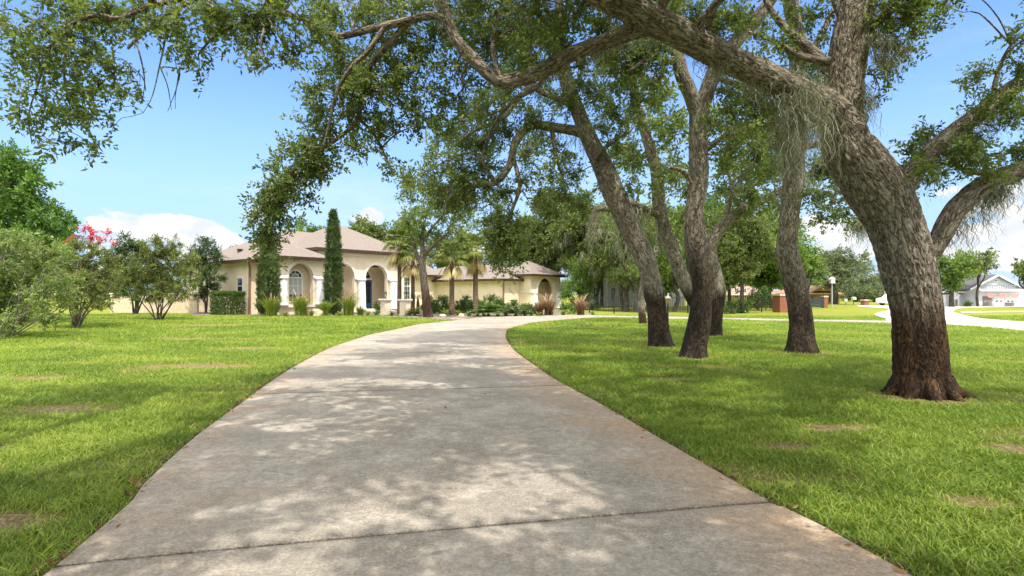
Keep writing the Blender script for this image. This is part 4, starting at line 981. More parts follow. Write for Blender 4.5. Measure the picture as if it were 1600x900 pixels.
# blue double door with transom
for x0, x1, hx in ((8.28, 9.12, 9.04), (9.135, 9.975, 9.20)):
    d_ = MB(); d_.box(x0, x1, .93, .985, .20, 2.40); do = d_.build('door', M_blue, house, bevel=.008)
    g_ = MB(); g_.box(x0 + .15, x1 - .15, .915, .929, .62, 2.22); g_.build('glass_panel', M_glass, do)
    h_ = MB(); h_.bar((hx, .88, 1.10), (hx, .88, 1.40), .015); h_.bar((hx, .88, 1.25), (hx, .93, 1.25), .012); h_.build('handle', M_iron, do)
tf = MB(); tf.arc(9.13, 2.55, .70, .78, .94, .999, n=16); tf.box(8.24, 10.02, .94, .999, 2.402, 2.549)
for k in range(1, 6): a = math.pi * k / 6; tf.bar((9.13, .965, 2.55), (9.13 + .7 * math.cos(a), .965, 2.55 + .7 * math.sin(a)), .012, 6)
to = tf.build('transom', M_white, house); tg = MB(); tg.disc(9.13, 2.55, .70, .975, .998, n=16); tg.build('pane', M_glass, to)
# downspouts, wall lantern, house number
for x, y, z in ((-.07, -.07, 3.32), (19.93, -4.03, 2.44)):
    d_ = MB(); d_.box(x - .06, x + .06, y - .05, y + .05, .05, z - .25); d_.bar((x, y, z - .28), (x - .18, y - .22, z), .055, 8); d_.bar((x, y, .10), (x - .08, y - .22, .04), .055, 8); d_.build('downspout', M_spout, house)
wlt = MB(); wlt.box(.66, .74, -2.16, -2.101, 1.72, 1.98); wlt.lathe(.70, -2.24, [(.03, 1.62), (.07, 1.70), (.09, 1.92), (.11, 1.94), (.05, 2.04), (.015, 2.10)], 8); wlt.build('wall_lantern', M_iron, house)
hn = MB()
for k in range(5):
    x = 20.75 + k * .17; z = 1.72 - k * .115; hn.box(x - .045, x + .045, -3.975, -3.9615, z - .07, z + .07)
hn.build('house_number', simple('weathered bronze', (.22, .17, .12), .5), house)
# low beige wall behind the shrubs at the left
gw = MB(); gw.box(0, 6.6, 0, .22, 0, 1.28); gw2 = MB(); gw2.box(-.04, 6.64, -.05, .27, 1.281, 1.36)
e_ = empty('garden_wall', GY(172, 39.5), RAD(-8), 'low beige stucco wall behind the left shrubs beside the house', 'wall')
gw.build('wall_body', simple('pale stucco', (.66, .54, .40), .85), e_); gw2.build('coping', M_cream, e_)
# ================================================================== garden plants and small things by the house
M_cyp = leaf_mat('cypress', (.024, .050, .014), (.056, .098, .026), (.115, .165, .045), trans=.15)
M_box = leaf_mat('boxwood', (.032, .075, .014), (.075, .145, .026), (.16, .235, .045), trans=.25)
M_bright = leaf_mat('bright leaves', (.045, .105, .015), (.105, .205, .030), (.21, .31, .055), trans=.35)
M_deep = leaf_mat('deep green leaves', (.022, .056, .014), (.050, .105, .024), (.105, .165, .045), trans=.3)
M_olive = leaf_mat('olive leaves', (.085, .118, .028), (.175, .215, .050), (.30, .315, .09), (.33, .17, .07), trans=.35)
M_grey = leaf_mat('grey green leaves', (.095, .145, .034), (.195, .265, .070), (.33, .39, .135), (.30, .20, .11), trans=.35)
M_red = leaf_mat('red flowers', (.36, .018, .03), (.56, .035, .06), (.72, .10, .12), trans=.3)
M_orn = leaf_mat('ornamental grass', (.08, .12, .018), (.190, .245, .040), (.36, .37, .09), (.5, .42, .25), trans=.35)
M_plume = leaf_mat('grass plumes', (.30, .17, .11), (.46, .31, .22), (.60, .46, .34), trans=.35)
M_purple = leaf_mat('purple grass', (.10, .05, .035), (.20, .115, .07), (.30, .20, .12), trans=.35)
M_frond = leaf_mat('palm fronds', (.060, .095, .018), (.140, .180, .036), (.29, .29, .07), (.40, .31, .12), trans=.35, rough=.4)
M_dry = leaf_mat('dry fronds', (.22, .16, .07), (.46, .36, .16), (.66, .55, .26), trans=.3)
M_palmb = bark_mat('palm bark', (.05, .032, .022), (.17, .11, .075), (.28, .20, .15), ((.10, .055, .032), (.17, .09, .05)), .5, .2, (9, 9, 14), 1.)
M_stem = bark_mat('grey stems', (.08, .07, .055), (.22, .19, .155), (.36, .32, .27), None, 1, .1, (30, 30, 8), .5)
M_dkstem = bark_mat('dark stems', (.020, .016, .012), (.06, .05, .04), (.12, .10, .08), None, 1, .1, (30, 30, 8), .5)
M_stone = simple('pale boulder', (.58, .46, .33), .85, .2, .3, 3., bump=.6)
T_sh = spray_templates(12, .10, .045, .32, 6); SPR[id(T_sh)] = 95
T_small = spray_templates(14, .075, .035, .22, 6); SPR[id(T_small)] = 150
T_big = spray_templates(12, .17, .08, .40, 6); SPR[id(T_big)] = 36

def shrub(name, label, cat, px, Y, L, mat, T, stems=M_dkstem, nst=5, dens=1., group=None, sr=.04, extra=None, ysp=.5, down=.1, crown_part='crown'):
    """multi stemmed bush or small tree; L: crown clumps (px, py, radius px)"""
    g = GY(px, Y); root = empty(name, g, 0, label, cat, group); tb = Tubes(); lv = Leaves()
    cs = np.array([P(a, b, Y) for a, b, *_ in L])
    for k in range(nst):
        c = cs[rng.integers(len(cs))]; b = g + np.array([rng.normal() * .10, rng.normal() * .10, -.05])
        mid = b + (c - b) * .5 + np.array([(c[0] - b[0]) * .12, rng.normal() * .25, .1])
        tb.tube([b, b + (mid - b) * .5 + rng.normal(size=3) * .05, mid, b + (c - b) * .85], [sr, sr * .85, sr * .65, sr * .3], seg=8, step=.12, lump=.08)
    blobs_px(lv, tb, L, Y, T, dens, ysp=ysp, down=down, link_r=.012)
    o1 = tb.build('trunk', stems, root); o2 = lv.build(crown_part, mat, root)
    o1.location = o2.location = -Vector(g)
    if extra:
        for nm, LL, mm, TT, dd in extra:
            l2 = Leaves(); blobs_px(l2, None, LL, Y, TT, dd, ysp=.3, down=-.2); o = l2.build(nm, mm, root); o.location = -Vector(g)
    return root

# ---- left side
shrub('broadleaf_tree', 'tall dense bright green tree at the far left edge of the lawn', 'tree', -12, 27, [(20,232,14),(5,255,26),(35,262,24),(-20,270,40),(15,290,38),(55,295,26),(-60,300,55),(40,325,36),(80,330,24),(0,340,50),(60,360,32),(98,352,18),(-50,380,60),(20,390,45),(80,385,26),(50,410,34),(-90,340,60),(-10,430,50),(106,375,14),(70,430,30)], M_bright, T_big, M_dkstem, 5, 1.35, sr=.12, ysp=.9)
shrub('feathery_shrub', 'sprawling grey green feathery shrub at the left edge, brownish underneath', 'shrub', 8, 18.6, [(15,372,18),(-20,376,30),(48,392,22),(5,400,36),(80,400,24),(40,425,34),(95,430,20),(-30,430,46),(10,460,38),(65,462,32),(100,462,18),(40,490,26),(-30,490,40),(80,490,20),(105,400,14),(5,505,24),(118,445,12)], M_grey, T_sh, M_stem, 26, .95, sr=.022, ysp=.5)
shrub('crape_myrtle', 'pale stemmed crape myrtle with red blossom on top at the left', 'small tree', 122, 23.6, [(125,385,20),(105,400,22),(150,395,20),(170,410,18),(130,415,26),(100,430,20),(160,430,24),(185,430,12),(120,450,24),(150,455,20),(105,465,16),(180,455,12),(140,475,14),(120,480,12),(160,472,14),(112,440,20),(140,440,22)], M_olive, T_small, M_stem, 14, .9, sr=.035,
      extra=[('blossom', [(128,360,5),(143,364,6),(152,372,5),(118,370,4),(135,354,4),(170,367,4),(160,382,4),(108,376,3),(174,381,3),(140,376,5),(148,388,3)], M_red, T_small, 1.3)])
shrub('crape_myrtle', 'olive leaved crape myrtle without flowers standing alone on the left lawn', 'small tree', 250, 28.8, [(245,380,18),(225,395,18),(265,395,18),(285,405,15),(210,415,16),(240,415,22),(270,420,20),(298,425,12),(205,440,14),(230,440,18),(262,445,18),(290,446,14),(245,462,14),(275,464,10),(215,460,9),(306,445,8),(255,400,18),(230,420,16),(222,452,14),(250,458,16),(300,405,12),(272,385,13),(236,466,10),(284,458,12)], M_olive, T_small, M_dkstem, 10, .8, sr=.035)
shrub('garden_tree', 'dark leafy tree behind the two crape myrtles at the left', 'small tree', 212, 36, [(200,376,14),(190,390,16),(212,385,15),(180,405,14),(205,405,18),(225,400,15),(195,425,18),(218,425,16),(235,415,10),(205,445,16),(190,450,11),(222,447,11),(182,422,14),(210,460,12),(236,430,12)], M_deep, T_sh, M_dkstem, 6, 1., sr=.06)
shrub('garden_tree', 'glossy dark green tree against the left corner of the house', 'small tree', 322, 37.0, [(320,382,12),(308,390,12),(332,392,12),(342,402,8),(315,405,16),(335,415,12),(300,412,11),(322,428,16),(340,432,9),(305,440,12),(325,450,14),(312,460,9),(338,448,8)], M_deep, T_sh, M_dkstem, 4, 1.2, sr=.06)
# trees far behind the left shrubs
# clipped box hedge
g = GY(356, 35.2); root = empty('clipped_hedge', g, HA + RAD(2), 'square clipped box hedge beside the left wall of the house', 'hedge')
lv = Leaves(); n = 2600; q = rng.uniform(-1, 1, (n, 3)); ax = rng.integers(0, 3, n); q[np.arange(n), ax] = np.sign(q[np.arange(n), ax]) * rng.uniform(.86, 1., n); q[:, 2] = np.abs(q[:, 2])
B = q * np.array([.68, .72, 1.36]); D = q * np.array([1, 1, 1.2]) + rng.normal(size=(n, 3)) * .5
lv.sprays(B, D, spray_templates(12, .05, .03, .12, 5)); lv.build('foliage', M_box, root)
tb = Tubes(); [tb.tube([(x, y, -.05), (x * 1.2, y * 1.2, .6), (x * 1.4, y * 1.3, 1.1)], [.03, .025, .012], seg=6) for x in (-.35, 0, .35) for y in (-.3, .3)]; tb.build('stem', M_dkstem, root)

# ---- italian cypresses
def cypress(label, px, Y, h, r):
    g = GY(px, Y); root = empty('italian_cypress', g, 0, label, 'cypress', 'columnar cypresses before the house')
    tb = Tubes(); tb.tube([(0, 0, -.05), (.02, 0, h * .5), (0, .02, h * .97)], [.10, .06, .012], seg=10); tb.build('trunk', M_dkstem, root)
    lv = Leaves(); n = int(620 * h); z = (rng.random(n) ** 1.05) * h * .99 + .05
    pr = r * np.interp(z / h, [0, .08, .3, .6, .85, .95, 1], [.70, .95, 1., .90, .58, .30, .06])
    a = rng.random(n) * 6.283; bump_ = .72 + .58 * vnoise(np.column_stack([np.cos(a) * 2, np.sin(a) * 2, z * 3.4])); rr = pr * bump_ * rng.uniform(.55, .98, n)
    B = np.column_stack([np.cos(a) * rr, np.sin(a) * rr, z]); D = np.column_stack([np.cos(a) * .45, np.sin(a) * .45, np.ones(n)]) + rng.normal(size=(n, 3)) * .28
    lv.sprays(B, D, spray_templates(13, .075, .032, .20, 5, spread=.7), tint=np.clip(.2 + .5 * bump_ - .15 + rng.normal(size=n) * .1, .05, .9)); lv.build('crown', M_cyp, root)
cypress('shorter broad columnar cypress before the left corner of the house', 419, 33.6, 4.5, .60)
cypress('tall slender columnar cypress before the entrance arches', 521, 35.2, 6.35, .50)

# ---- cabbage palms
def fan(rb, rbp, c, d, up, L, n=22, spread=2.5, droop=.55, tint=.5):
    """one fan frond: stalk from c along d, leaflets spread in its plane"""
    d = d / np.linalg.norm(d); s_ = np.cross(d, up); s_ /= np.linalg.norm(s_) + 1e-9; nrm = np.cross(s_, d)
    m = 5; t = np.linspace(0, 1, m); st = L * .62
    C = c + d * (st * t)[:, None] + np.array([0, 0, -1.]) * (st * .22 * t ** 2)[:, None]
    rbp.add(C[None], (s_ * .018)[None, None] * np.ones((1, m, 1)), np.array([tint]))
    e = C[-1]; a = np.linspace(-spread / 2, spread / 2, n) + rng.normal(size=n) * .04
    dd = np.cos(a)[:, None] * d + np.sin(a)[:, None] * s_; ll = L * .55 * (.75 + .25 * np.cos(a)) * (.9 + .2 * rng.random(n))
    C = e + dd[:, None] * (ll[:, None] * t)[..., None] + nrm * (.10 * L * (np.abs(a)[:, None] * t))[..., None]
    C[..., 2] -= droop * ll[:, None] * t ** 2.2
    wv_ = np.cross(dd, nrm); W = wv_[:, None, :] * (np.array([.012, .026, .024, .015, .003]) * L)[None, :, None]
    rb.add(C, W, np.clip(tint + rng.normal(size=n) * .08, .02, .94))
def palm(label, px, Y, py_top, hw, L=1.15, nf=34, ndead=10, lean=0., ylw=.0):
    g = GY(px, Y); root = empty('cabbage_palm', g, 0, label, 'palm', 'cabbage palms before the house')
    h = P(px, py_top, Y)[2] - g[2]; tb = Tubes(); r = hw * Y / F
    tb.tube([(0, 0, -.06), (lean * .1, 0, .15), (lean * .4, .02, h * .4), (lean * .8, .03, h * .75), (lean, .0, h)], [r * 1.35, r * 1.12, r, r * .95, r * .85], seg=18, step=.06, lump=.10); tb.build('trunk', M_palmb, root)
    rb = Ribbons(); rp_ = Ribbons(); rd = Ribbons(); c0 = np.array([lean, 0, h - .05])
    for k in range(nf):
        a = k * 2.39996 + rng.normal() * .2; e = 1.35 - 1.55 * (k / nf) + rng.normal() * .1
        d = np.array([math.cos(a) * math.cos(e), math.sin(a) * math.cos(e), math.sin(e)])
        fan(rb, rb, c0 + np.array([0, 0, .12 * (1 - k / nf)]), d, np.array([0, 0, 1.]), L * (.85 + .3 * rng.random()), droop=.35 + .5 * k / nf, tint=.62 - .35 * rng.random() + ylw * (k / nf))
    for k in range(ndead):
        a = k * 2.39996 + 1.; e = -.55 - .5 * rng.random(); d = np.array([math.cos(a) * math.cos(e), math.sin(a) * math.cos(e), math.sin(e)])
        fan(rd, rd, c0 + np.array([0, 0, -.10]), d, np.array([0, 0, 1.]), L * (.7 + .3 * rng.random()), spread=1.6, droop=.75, tint=.4 + .4 * rng.random())
    rb.build('fronds', M_frond, root); rd.build('dead_fronds', M_dry, root)
palm('palm with yellowing fronds just right of the entrance arches', 624, 36.8, 380, 3.2, 1.2, 34, 12, ylw=.3)
palm('half hidden palm with yellow hanging fronds just left of the young oak trunk', 645, 36.6, 396, 3.0, 1.15, 32, 12, ylw=.2)
palm('palm with a straight slim trunk and green yellow crown before the plain wing wall', 706, 35.6, 399, 3.9, 1.1, 34, 8, ylw=.2)
palm('rightmost palm, rough trunk rising from the shrubs before the wing wall', 743, 37.2, 393, 3.9, 1.2, 36, 9, ylw=.3)

def arch_fronds(name, label, cat, px, Y, n, L, mat, rise=1., leaflets=0, trunk_h=0, group=None, tint=.5, w=.03, dz=.0):
    """rosette of arching fronds; with leaflets each frond is a feather"""
    g = GY(px, Y); root = empty(name, g, 0, label, cat, group); rb = Ribbons(); m = 9; t = np.linspace(0, 1, m)
    for k in range(n):
        a = k * 2.39996 + rng.normal() * .2; e = rise * (1.25 - .95 * k / n) + rng.normal() * .08; l = L * (.8 + .35 * rng.random())
        hx = np.array([math.cos(a), math.sin(a), 0]); C = hx * (l * math.cos(e) * t)[:, None]; C[:, 2] += trunk_h + .04 + l * (math.sin(e) * t - .38 * t ** 2)
        s_ = np.cross(hx, [0, 0, 1.])
        if not leaflets:
            rb.add(C[None], (s_ * w)[None, None] * np.array([.6, 1, 1.1, 1.1, 1, .85, .6, .35, .05])[None, :, None], np.array([tint + rng.normal() * .14]))
        else:
            rb.add(C[None], (s_ * .012)[None, None] * np.ones((1, m, 1)), np.array([tint]))
            q = np.linspace(.12, .98, leaflets); Pq = np.column_stack([np.interp(q, t, C[:, i]) for i in range(3)]); ll = L * .26 * np.sin(np.pi * (.15 + .8 * q))
            for sg in (-1, 1):
                D = s_ * sg + hx * .55 + np.array([0, 0, .12]); D /= np.linalg.norm(D); tt = np.linspace(0, 1, 3)
                CC = Pq[:, None] + D * (ll[:, None] * tt)[..., None]; CC[..., 2] -= .10 * ll[:, None] * tt ** 2 * 2
                rb.add(CC, (np.cross(D, [0, 0, 1.]) * .016 * L)[None, None] * np.array([.8, 1, .1])[None, :, None], np.clip(tint + rng.normal(size=leaflets) * .1, .02, .94))
    o = rb.build('fronds', mat, root)
    tb = Tubes(); tb.tube([(0, 0, -.05), (0, .01, max(.06, trunk_h * .6)), (0, 0, max(.12, trunk_h + .05))], [.09 + .03 * L, .08 + .02 * L, .05], seg=10); tb.build('stem', M_dkstem, root)
    return root
def clump_grass(label, px, Y, h, n, mat, plume=None, cat='ornamental grass', group='ornamental grass clumps in the planting bed', np_=16, spread=.55):
    g = GY(px, Y); root = empty('grass_clump', g, 0, label, cat, group); m = 6; t = np.linspace(0, 1, m)
    def strands(k, hh, w, sp):
        a = rng.random(k) * 6.283; b = np.column_stack([rng.normal(size=k) * .09 * h, rng.normal(size=k) * .09 * h, np.zeros(k)]); l = hh * (.6 + .5 * rng.random(k)); le = l * sp * rng.random(k)
        C = b[:, None] + np.stack([np.cos(a)[:, None] * le[:, None] * t ** 1.8, np.sin(a)[:, None] * le[:, None] * t ** 1.8, l[:, None] * (t * 1.15 - .28 * t ** 2.5)], -1)
        q = a + 1.57 + rng.normal(size=k) * .6; W = np.stack([np.cos(q), np.sin(q), np.zeros(k)], -1)[:, None] * w
        return C, W
    rb = Ribbons(); C, W = strands(n, h, np.array([.010, .012, .011, .009, .006, .001])[None, :, None], spread * 1.6); rb.add(C, W, np.clip(.48 + rng.normal(size=n) * .2, .02, .97)); rb.build('blades', mat, root)
    if plume is not None:
        rb = Ribbons(); C, W = strands(np_, h * 1.45, np.array([.003, .003, .003, .016, .024, .003])[None, :, None], spread); rb.add(C, W, np.clip(.5 + rng.normal(size=np_) * .25, 0, .94)); rb.build('plumes', plume, root)
    return root
clump_grass('tall grass clump with pale plumes before the left cypress', 424, 32.9, 1.25, 560, M_orn, M_plume)
clump_grass('upright green grass clump with pale plumes below the arched window', 470, 33.0, 1.35, 560, M_orn, M_plume)
clump_grass('short green tuft just right of the tan boulder', 508, 33.4, 1.0, 420, M_orn)
clump_grass('yellow green grass clump with plumes right of the tall cypress', 544, 33.4, 1.3, 540, M_orn, M_plume)
clump_grass('low grass tuft between the grass with plumes and the first pedestal', 563, 33.6, .7, 220, M_orn)
clump_grass('low wispy yellow tuft left of the tan boulder', 487, 32.9, .45, 160, M_orn)
clump_grass('larger brown purple fountain grass before the right arched window', 857, 33.9, 1.05, 460, M_purple, M_plume, np_=60, spread=.7)
clump_grass('rightmost purple fountain grass with pink plumes beside the white driveway', 907, 34.2, 1.0, 420, M_purple, M_plume, np_=60, spread=.7)
clump_grass('brown fountain grass just left of the right arched window grass', 843, 34.0, .8, 260, M_purple, M_plume, np_=24, spread=.7)
arch_fronds('sago_palm', 'bright green sago palm rosette in the bed before the right wing', 'sago palm', 763, 33.4, 46, 1.4, M_bright, .95, 26, .12, tint=.82)
arch_fronds('sago_palm', 'dark green low sago palm rosette beside the white driveway', 'sago palm', 806, 33.6, 34, 1.15, M_box, .85, 24, .05, tint=.55)
arch_fronds('sago_palm', 'yellow green sago palm at the foot of the entrance palms', 'sago palm', 648, 34.4, 34, .8, M_orn, .95, 22, .06, tint=.7)
arch_fronds('young_palm', 'young feather palm between the second pedestal and the young oak trunk', 'palm', 653, 36.4, 14, 1.0, M_frond, .75, 20, .95, tint=.45)
arch_fronds('young_palm', 'young feather palm in front of the porch left of the blue door', 'palm', 548, 36.5, 14, 1.05, M_frond, .8, 20, 1.0, tint=.5)
for px, Y, n, L, lab in ((588, 34.2, 26, .75, 'spiky green agave left of the first pedestal'), (612, 34.0, 20, .5, 'small spiky agave between the two pedestals'), (733, 33.0, 24, .55, 'grey green agave among stones near the driveway bend'), (746, 32.4, 18, .40, 'lowest agave at the driveway bend'), (778, 32.9, 18, .42, 'low agave between the two sago palms'), (830, 33.8, 22, .6, 'agave left of the brown fountain grass'), (880, 34.2, 24, .6, 'agave between the two purple fountain grasses')):
    arch_fronds('agave', lab, 'agave', px, Y, n, L, M_box, .9, 0, 0, 'agaves in the planting bed', .45 + .3 * rng.random(), .035)
for px, Y, L, lab in ((690, 37.5, [(682,478,8),(692,470,9),(700,480,8),(686,486,7),(696,488,6)], 'leafy green shrub between the second and third palm'), (724, 38.2, [(716,480,8),(725,472,9),(733,478,8),(722,487,7),(730,487,7)], 'leafy green shrub between the two right palms'),
                      (768, 39.5, [(758,476,8),(768,468,7),(778,474,8),(785,480,7),(772,482,8)], 'leafy green shrub behind the bright sago palm'), (828, 36.5, [(820,484,7),(829,481,7),(838,484,7),(834,488,6)], 'low leafy shrub before the right white column')):
    shrub('flowering_shrub', lab, 'shrub', px, Y, [(a, b, c * 1.35) for a, b, c in L], M_box, T_small, M_dkstem, 7, 1.1, 'leafy shrubs along the wing wall', .014, ysp=.15)
shrub('garden_shrub', 'bright green shrub between the agave and the rightmost fountain grass', 'shrub', 889, 36.5, [(884,482,7),(892,478,7),(897,485,6)], M_bright, T_small, M_dkstem, 5, 1.1, None, .014, ysp=.15)

# ---- boulders
def boulder(label, px, Y, r, sq=.75, mat=M_stone, grp='boulders in the planting bed'):
    g = GY(px, Y); bm = bmesh.new(); bmesh.ops.create_icosphere(bm, subdivisions=4, radius=1.)
    c = np.array([v.co[:] for v in bm.verts]); s0 = rng.random() * 50
    d = .72 + .55 * fbm(c * 1.3 + s0, 3) + .12 * (np.abs(vnoise(c * 4 + s0) - .5))
    c = np.sign(c) * np.abs(c) ** .8 * d[:, None] * r; c[:, 2] *= sq
    for v, q in zip(bm.verts, c): v.co = q
    me = bpy.data.meshes.new('boulder'); bm.to_mesh(me); bm.free(); me.materials.append(mat); me.polygons.foreach_set('use_smooth', [True] * len(me.polygons))
    o = link('boulder', me); o.location = Vector(g) + Vector((0, 0, r * sq * .45)); tag(o, label, 'boulder', grp)
boulder('largest tan boulder below the right column of the arched window', 495, 33.2, .36, .8); boulder('pale boulder left of the largest tan boulder', 482, 33.6, .26, .9)
boulder('small pale stone among the agaves at the driveway bend', 721, 32.6, .17); boulder('flat pale stone at the tip of the lawn', 692, 32.6, .2, .5); boulder('small stone before the tall cypress', 530, 33.2, .14)

# ---- pedestals with lanterns
for px, Y, lab, lab2 in ((602.5, 36.0, 'beige stucco pedestal left of the palm trunk by the entrance', 'black lantern standing on the left entrance pedestal'), (633, 34.6, 'beige stucco pedestal right of the palm trunk by the entrance', 'black lantern standing on the right entrance pedestal')):
    g = GY(px, Y); e = empty('pedestal', g, HA, lab, 'pedestal', 'pedestals flanking the entrance walk')
    b = MB(); b.box(-.23, .23, -.23, .23, 0, .86); b.box(-.26, .26, -.26, .26, 0, .09); b.build('shaft', M_stucco, e); c = MB(); c.box(-.28, .28, -.28, .28, .861, .91); c.box(-.33, .33, -.33, .33, .911, 1.0); c.build('cap', M_cream, e, bevel=.01)
    l = empty('lantern', g + np.array([0, 0, 1.0]), 0, lab2, 'lantern', 'lanterns on the entrance pedestals')
    q = MB(); q.lathe(0, 0, [(.09, 0), (.09, .03), (.03, .05), (.025, .12), (.06, .14)], 8); q.lathe(0, 0, [(.10, .34), (.11, .36), (.05, .43), (.015, .46), (.02, .48), (.004, .51)], 8)
    for k in range(4): a = k * 1.5708 + .785; q.bar((.06 * math.cos(a), .06 * math.sin(a), .14), (.095 * math.cos(a), .095 * math.sin(a), .35), .008, 5)
    q.build('frame', M_iron, l); gq = MB(); gq.lathe(0, 0, [(.045, .145), (.075, .335)], 8); gq.build('glass', M_pale_glass, l)

for px, Y, n, L, lab in ((695, 34.6, 26, .75, 'wide agave at the foot of the third palm'), (716, 34.4, 22, .6, 'agave between the stones and the bright sago palm'), (756, 32.6, 20, .45, 'small agave in front of the bright sago palm'), (790, 33.4, 22, .55, 'agave touching the dark sago palm on its left'), (820, 33.4, 22, .55, 'agave touching the dark sago palm on its right'), (842, 33.2, 20, .5, 'agave at the foot of the brown fountain grasses'), (530, 33.0, 22, .55, 'agave at the foot of the tall cypress'), (575, 33.6, 24, .6, 'agave below the porch column left of the door'), (446, 32.8, 22, .5, 'agave between the two left grass clumps with plumes'), (926, 35.6, 20, .5, 'agave right of the rightmost fountain grass')):
    arch_fronds('agave', lab, 'agave', px, Y, n, L, [M_box, M_bright, M_orn][int(px) % 3], .95, 0, 0, 'agaves in the planting bed', .45 + .3 * rng.random(), .035)
for px, Y, L, lab in ((672, 38, [(664,478,9),(672,470,8),(680,482,9),(668,486,8)], 'leafy shrub directly behind the young oak trunk'), (752, 38.5, [(742,478,9),(752,470,8),(748,486,8)], 'leafy shrub just right of the rightmost palm trunk'), (800, 38.5, [(792,480,8),(803,474,8),(812,480,8),(798,486,8)], 'leafy shrub below the house number'), (600, 37, [(590,478,7),(598,482,7),(606,480,6),(594,486,6)], 'low leafy shrub behind the left pedestal')):
    shrub('flowering_shrub', lab, 'shrub', px, Y, L, M_bright if px % 2 else M_box, T_small, M_dkstem, 7, 1., 'leafy shrubs along the wing wall', .014, ysp=.15)

root, g = oak('live_oak', 'young oak on the lawn edge before the house, slender red brown trunk among the palms', 668, 32.0)
tb = Tubes(); lv = Leaves(); ms = []
limb(tb, [(670,500,32,8.5),(668,488,32,7.2),(665,460,32,6.4),(662,435,32,5.8),(660,412,32,5.2),(661,392,32,4.2),(659,372,32,3.2),(664,345,32,2)], seg=20, step=.08, lump=.1, flare=.3)
for q in ([(660,414,32,4),(650,396,32,3.2),(644,370,32,2.4),(636,345,32,1.4)], [(661,400,32,3.5),(676,384,31.8,2.8),(694,368,31.6,2),(712,355,31.5,1.2)], [(660,378,32,2.6),(680,350,32.2,1.8),(700,330,32.3,1)]): limb(tb, q, seg=8, step=.12)
blobs_px(lv, tb, [(640,352,17),(668,338,20),(700,346,20),(690,370,18),(718,362,18),(714,384,13),(664,360,14),(664,318,17),(696,322,19),(632,334,14),(734,346,13),(694,392,9),(724,330,16),(648,322,14)], 32, T_far, 1.05, ysp=.5)
finish(root, g, tb, lv, ms, bark_mat('young oak bark', (.030, .024, .019), (.095, .076, .060), (.18, .155, .125), ((.060, .034, .022), (.155, .080, .048)), 1.9, .3, (16, 16, 5), .8))
# ================================================================== trees, houses and fences in the distance
T_bg = spray_templates(12, .26, .15, .75, 6); SPR[id(T_bg)] = 12.5
M_bgoak = leaf_mat('distant oak leaves', (.062, .092, .022), (.132, .178, .044), (.25, .29, .08), trans=.34)
M_bggreen = leaf_mat('distant green leaves', (.055, .112, .018), (.130, .215, .036), (.27, .345, .07), trans=.36)
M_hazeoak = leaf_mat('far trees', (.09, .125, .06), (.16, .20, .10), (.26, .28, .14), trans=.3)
def bgtree(label, px, Y, top, wid, bot, mat=None, T=None, nb=16, dens=1., moss_n=0, name='background_oak', cat='tree', group=None, trunk=.16, lean=0, flat=.6, seg=None, hole=0):
    g = GY(px, Y); root = empty(name, g, 0, label, cat, group); tb = Tubes(); lv = Leaves(); ms = Ribbons()
    mat = mat or M_bgoak; T = T_bg if T is None else T
    cy = (top + bot) / 2; hh = (bot - top) / 2; ctr = P(px + lean, cy, Y); Rw = wid / 2 * Y / F; Rh = hh * Y / F
    r0 = trunk * (1 if Y > 30 else .8)
    fork = g + (ctr - g) * .45
    tb.tube([g - np.array([0, 0, .1]), g + (fork - g) * .5 + rng.normal(size=3) * np.array([.15, .15, 0]), fork], [r0 * 1.15, r0, r0 * .85], seg=12, flare=.3)
    ends = []
    for k in range(5):
        a = k * 1.2566 + rng.random(); e = ctr + np.array([math.cos(a) * Rw * .55, math.sin(a) * Rw * .5, Rh * rng.uniform(-.3, .6)])
        m_ = fork + (e - fork) * .5 + rng.normal(size=3) * Rw * .12
        tb.tube([fork - (fork - g) * .08, m_, e], [r0 * .6, r0 * .42, r0 * .18], seg=8); ends.append(e)
    for k in range(nb):
        d = rng.normal(size=3); d /= np.linalg.norm(d); rad = (.35 + .65 * rng.random() ** .6)
        c = ctr + d * np.array([Rw, Rw, Rh]) * rad * .82
        r = min(Rw, Rh * 1.3) * rng.uniform(.26, .46); c[2] = max(c[2], g[2] + r * .6 + .4)
        blob(lv, tb, c, np.array([r * 1.15, r * 1.15, r * .75]), int(dens * math.pi * r * r * SPR[id(T)]) + 4, T, 7, .15, twig=.012, link_r=.03, tint=.25 * (d[2]) * 0)
        if moss_n:
            for _ in range(moss_n):
                q = c + rng.normal(size=3) * r * .5; moss(ms, q - np.array([0, 0, r * .3]), .12, rng.uniform(.6, 1.7), 14, .028)
    o = [tb.build('trunk', M_bark2 if Y < 40 else M_dkstem, root), lv.build('crown', mat, root)]
    if ms.n: o.append(ms.build('spanish_moss', M_moss, root))
    for q in o: q.location = -Vector(g)
    return root
B = 'trees behind the house'
bgtree('rounded green tree behind the left end of the house roof', 486, 66, 339, 62, 400, M_bggreen, nb=14, group=B)
bgtree('loose green tree above the house roof between cypress and palm', 580, 63, 337, 92, 410, nb=18, dens=.8, group=B)
bgtree('tree directly behind the entrance palms', 640, 62, 335, 80, 430, M_bggreen, nb=16, group=B)
bgtree('tree behind the plain wing wall between the palms', 712, 66, 352, 110, 440, nb=18, group=B)
bgtree('tree rising behind the middle of the wing roof', 790, 68, 352, 90, 440, nb=14, dens=.9, group=B)
bgtree('pale far tree low behind the left corner of the house', 366, 80, 377, 36, 430, M_hazeoak, nb=9, group=B)
bgtree('pale far tree behind the dark garden tree', 275, 85, 405, 90, 470, M_hazeoak, nb=14, group=B)
bgtree('low pale far tree behind the crape myrtle with red blossom', 150, 80, 395, 100, 478, M_hazeoak, nb=14, group=B)
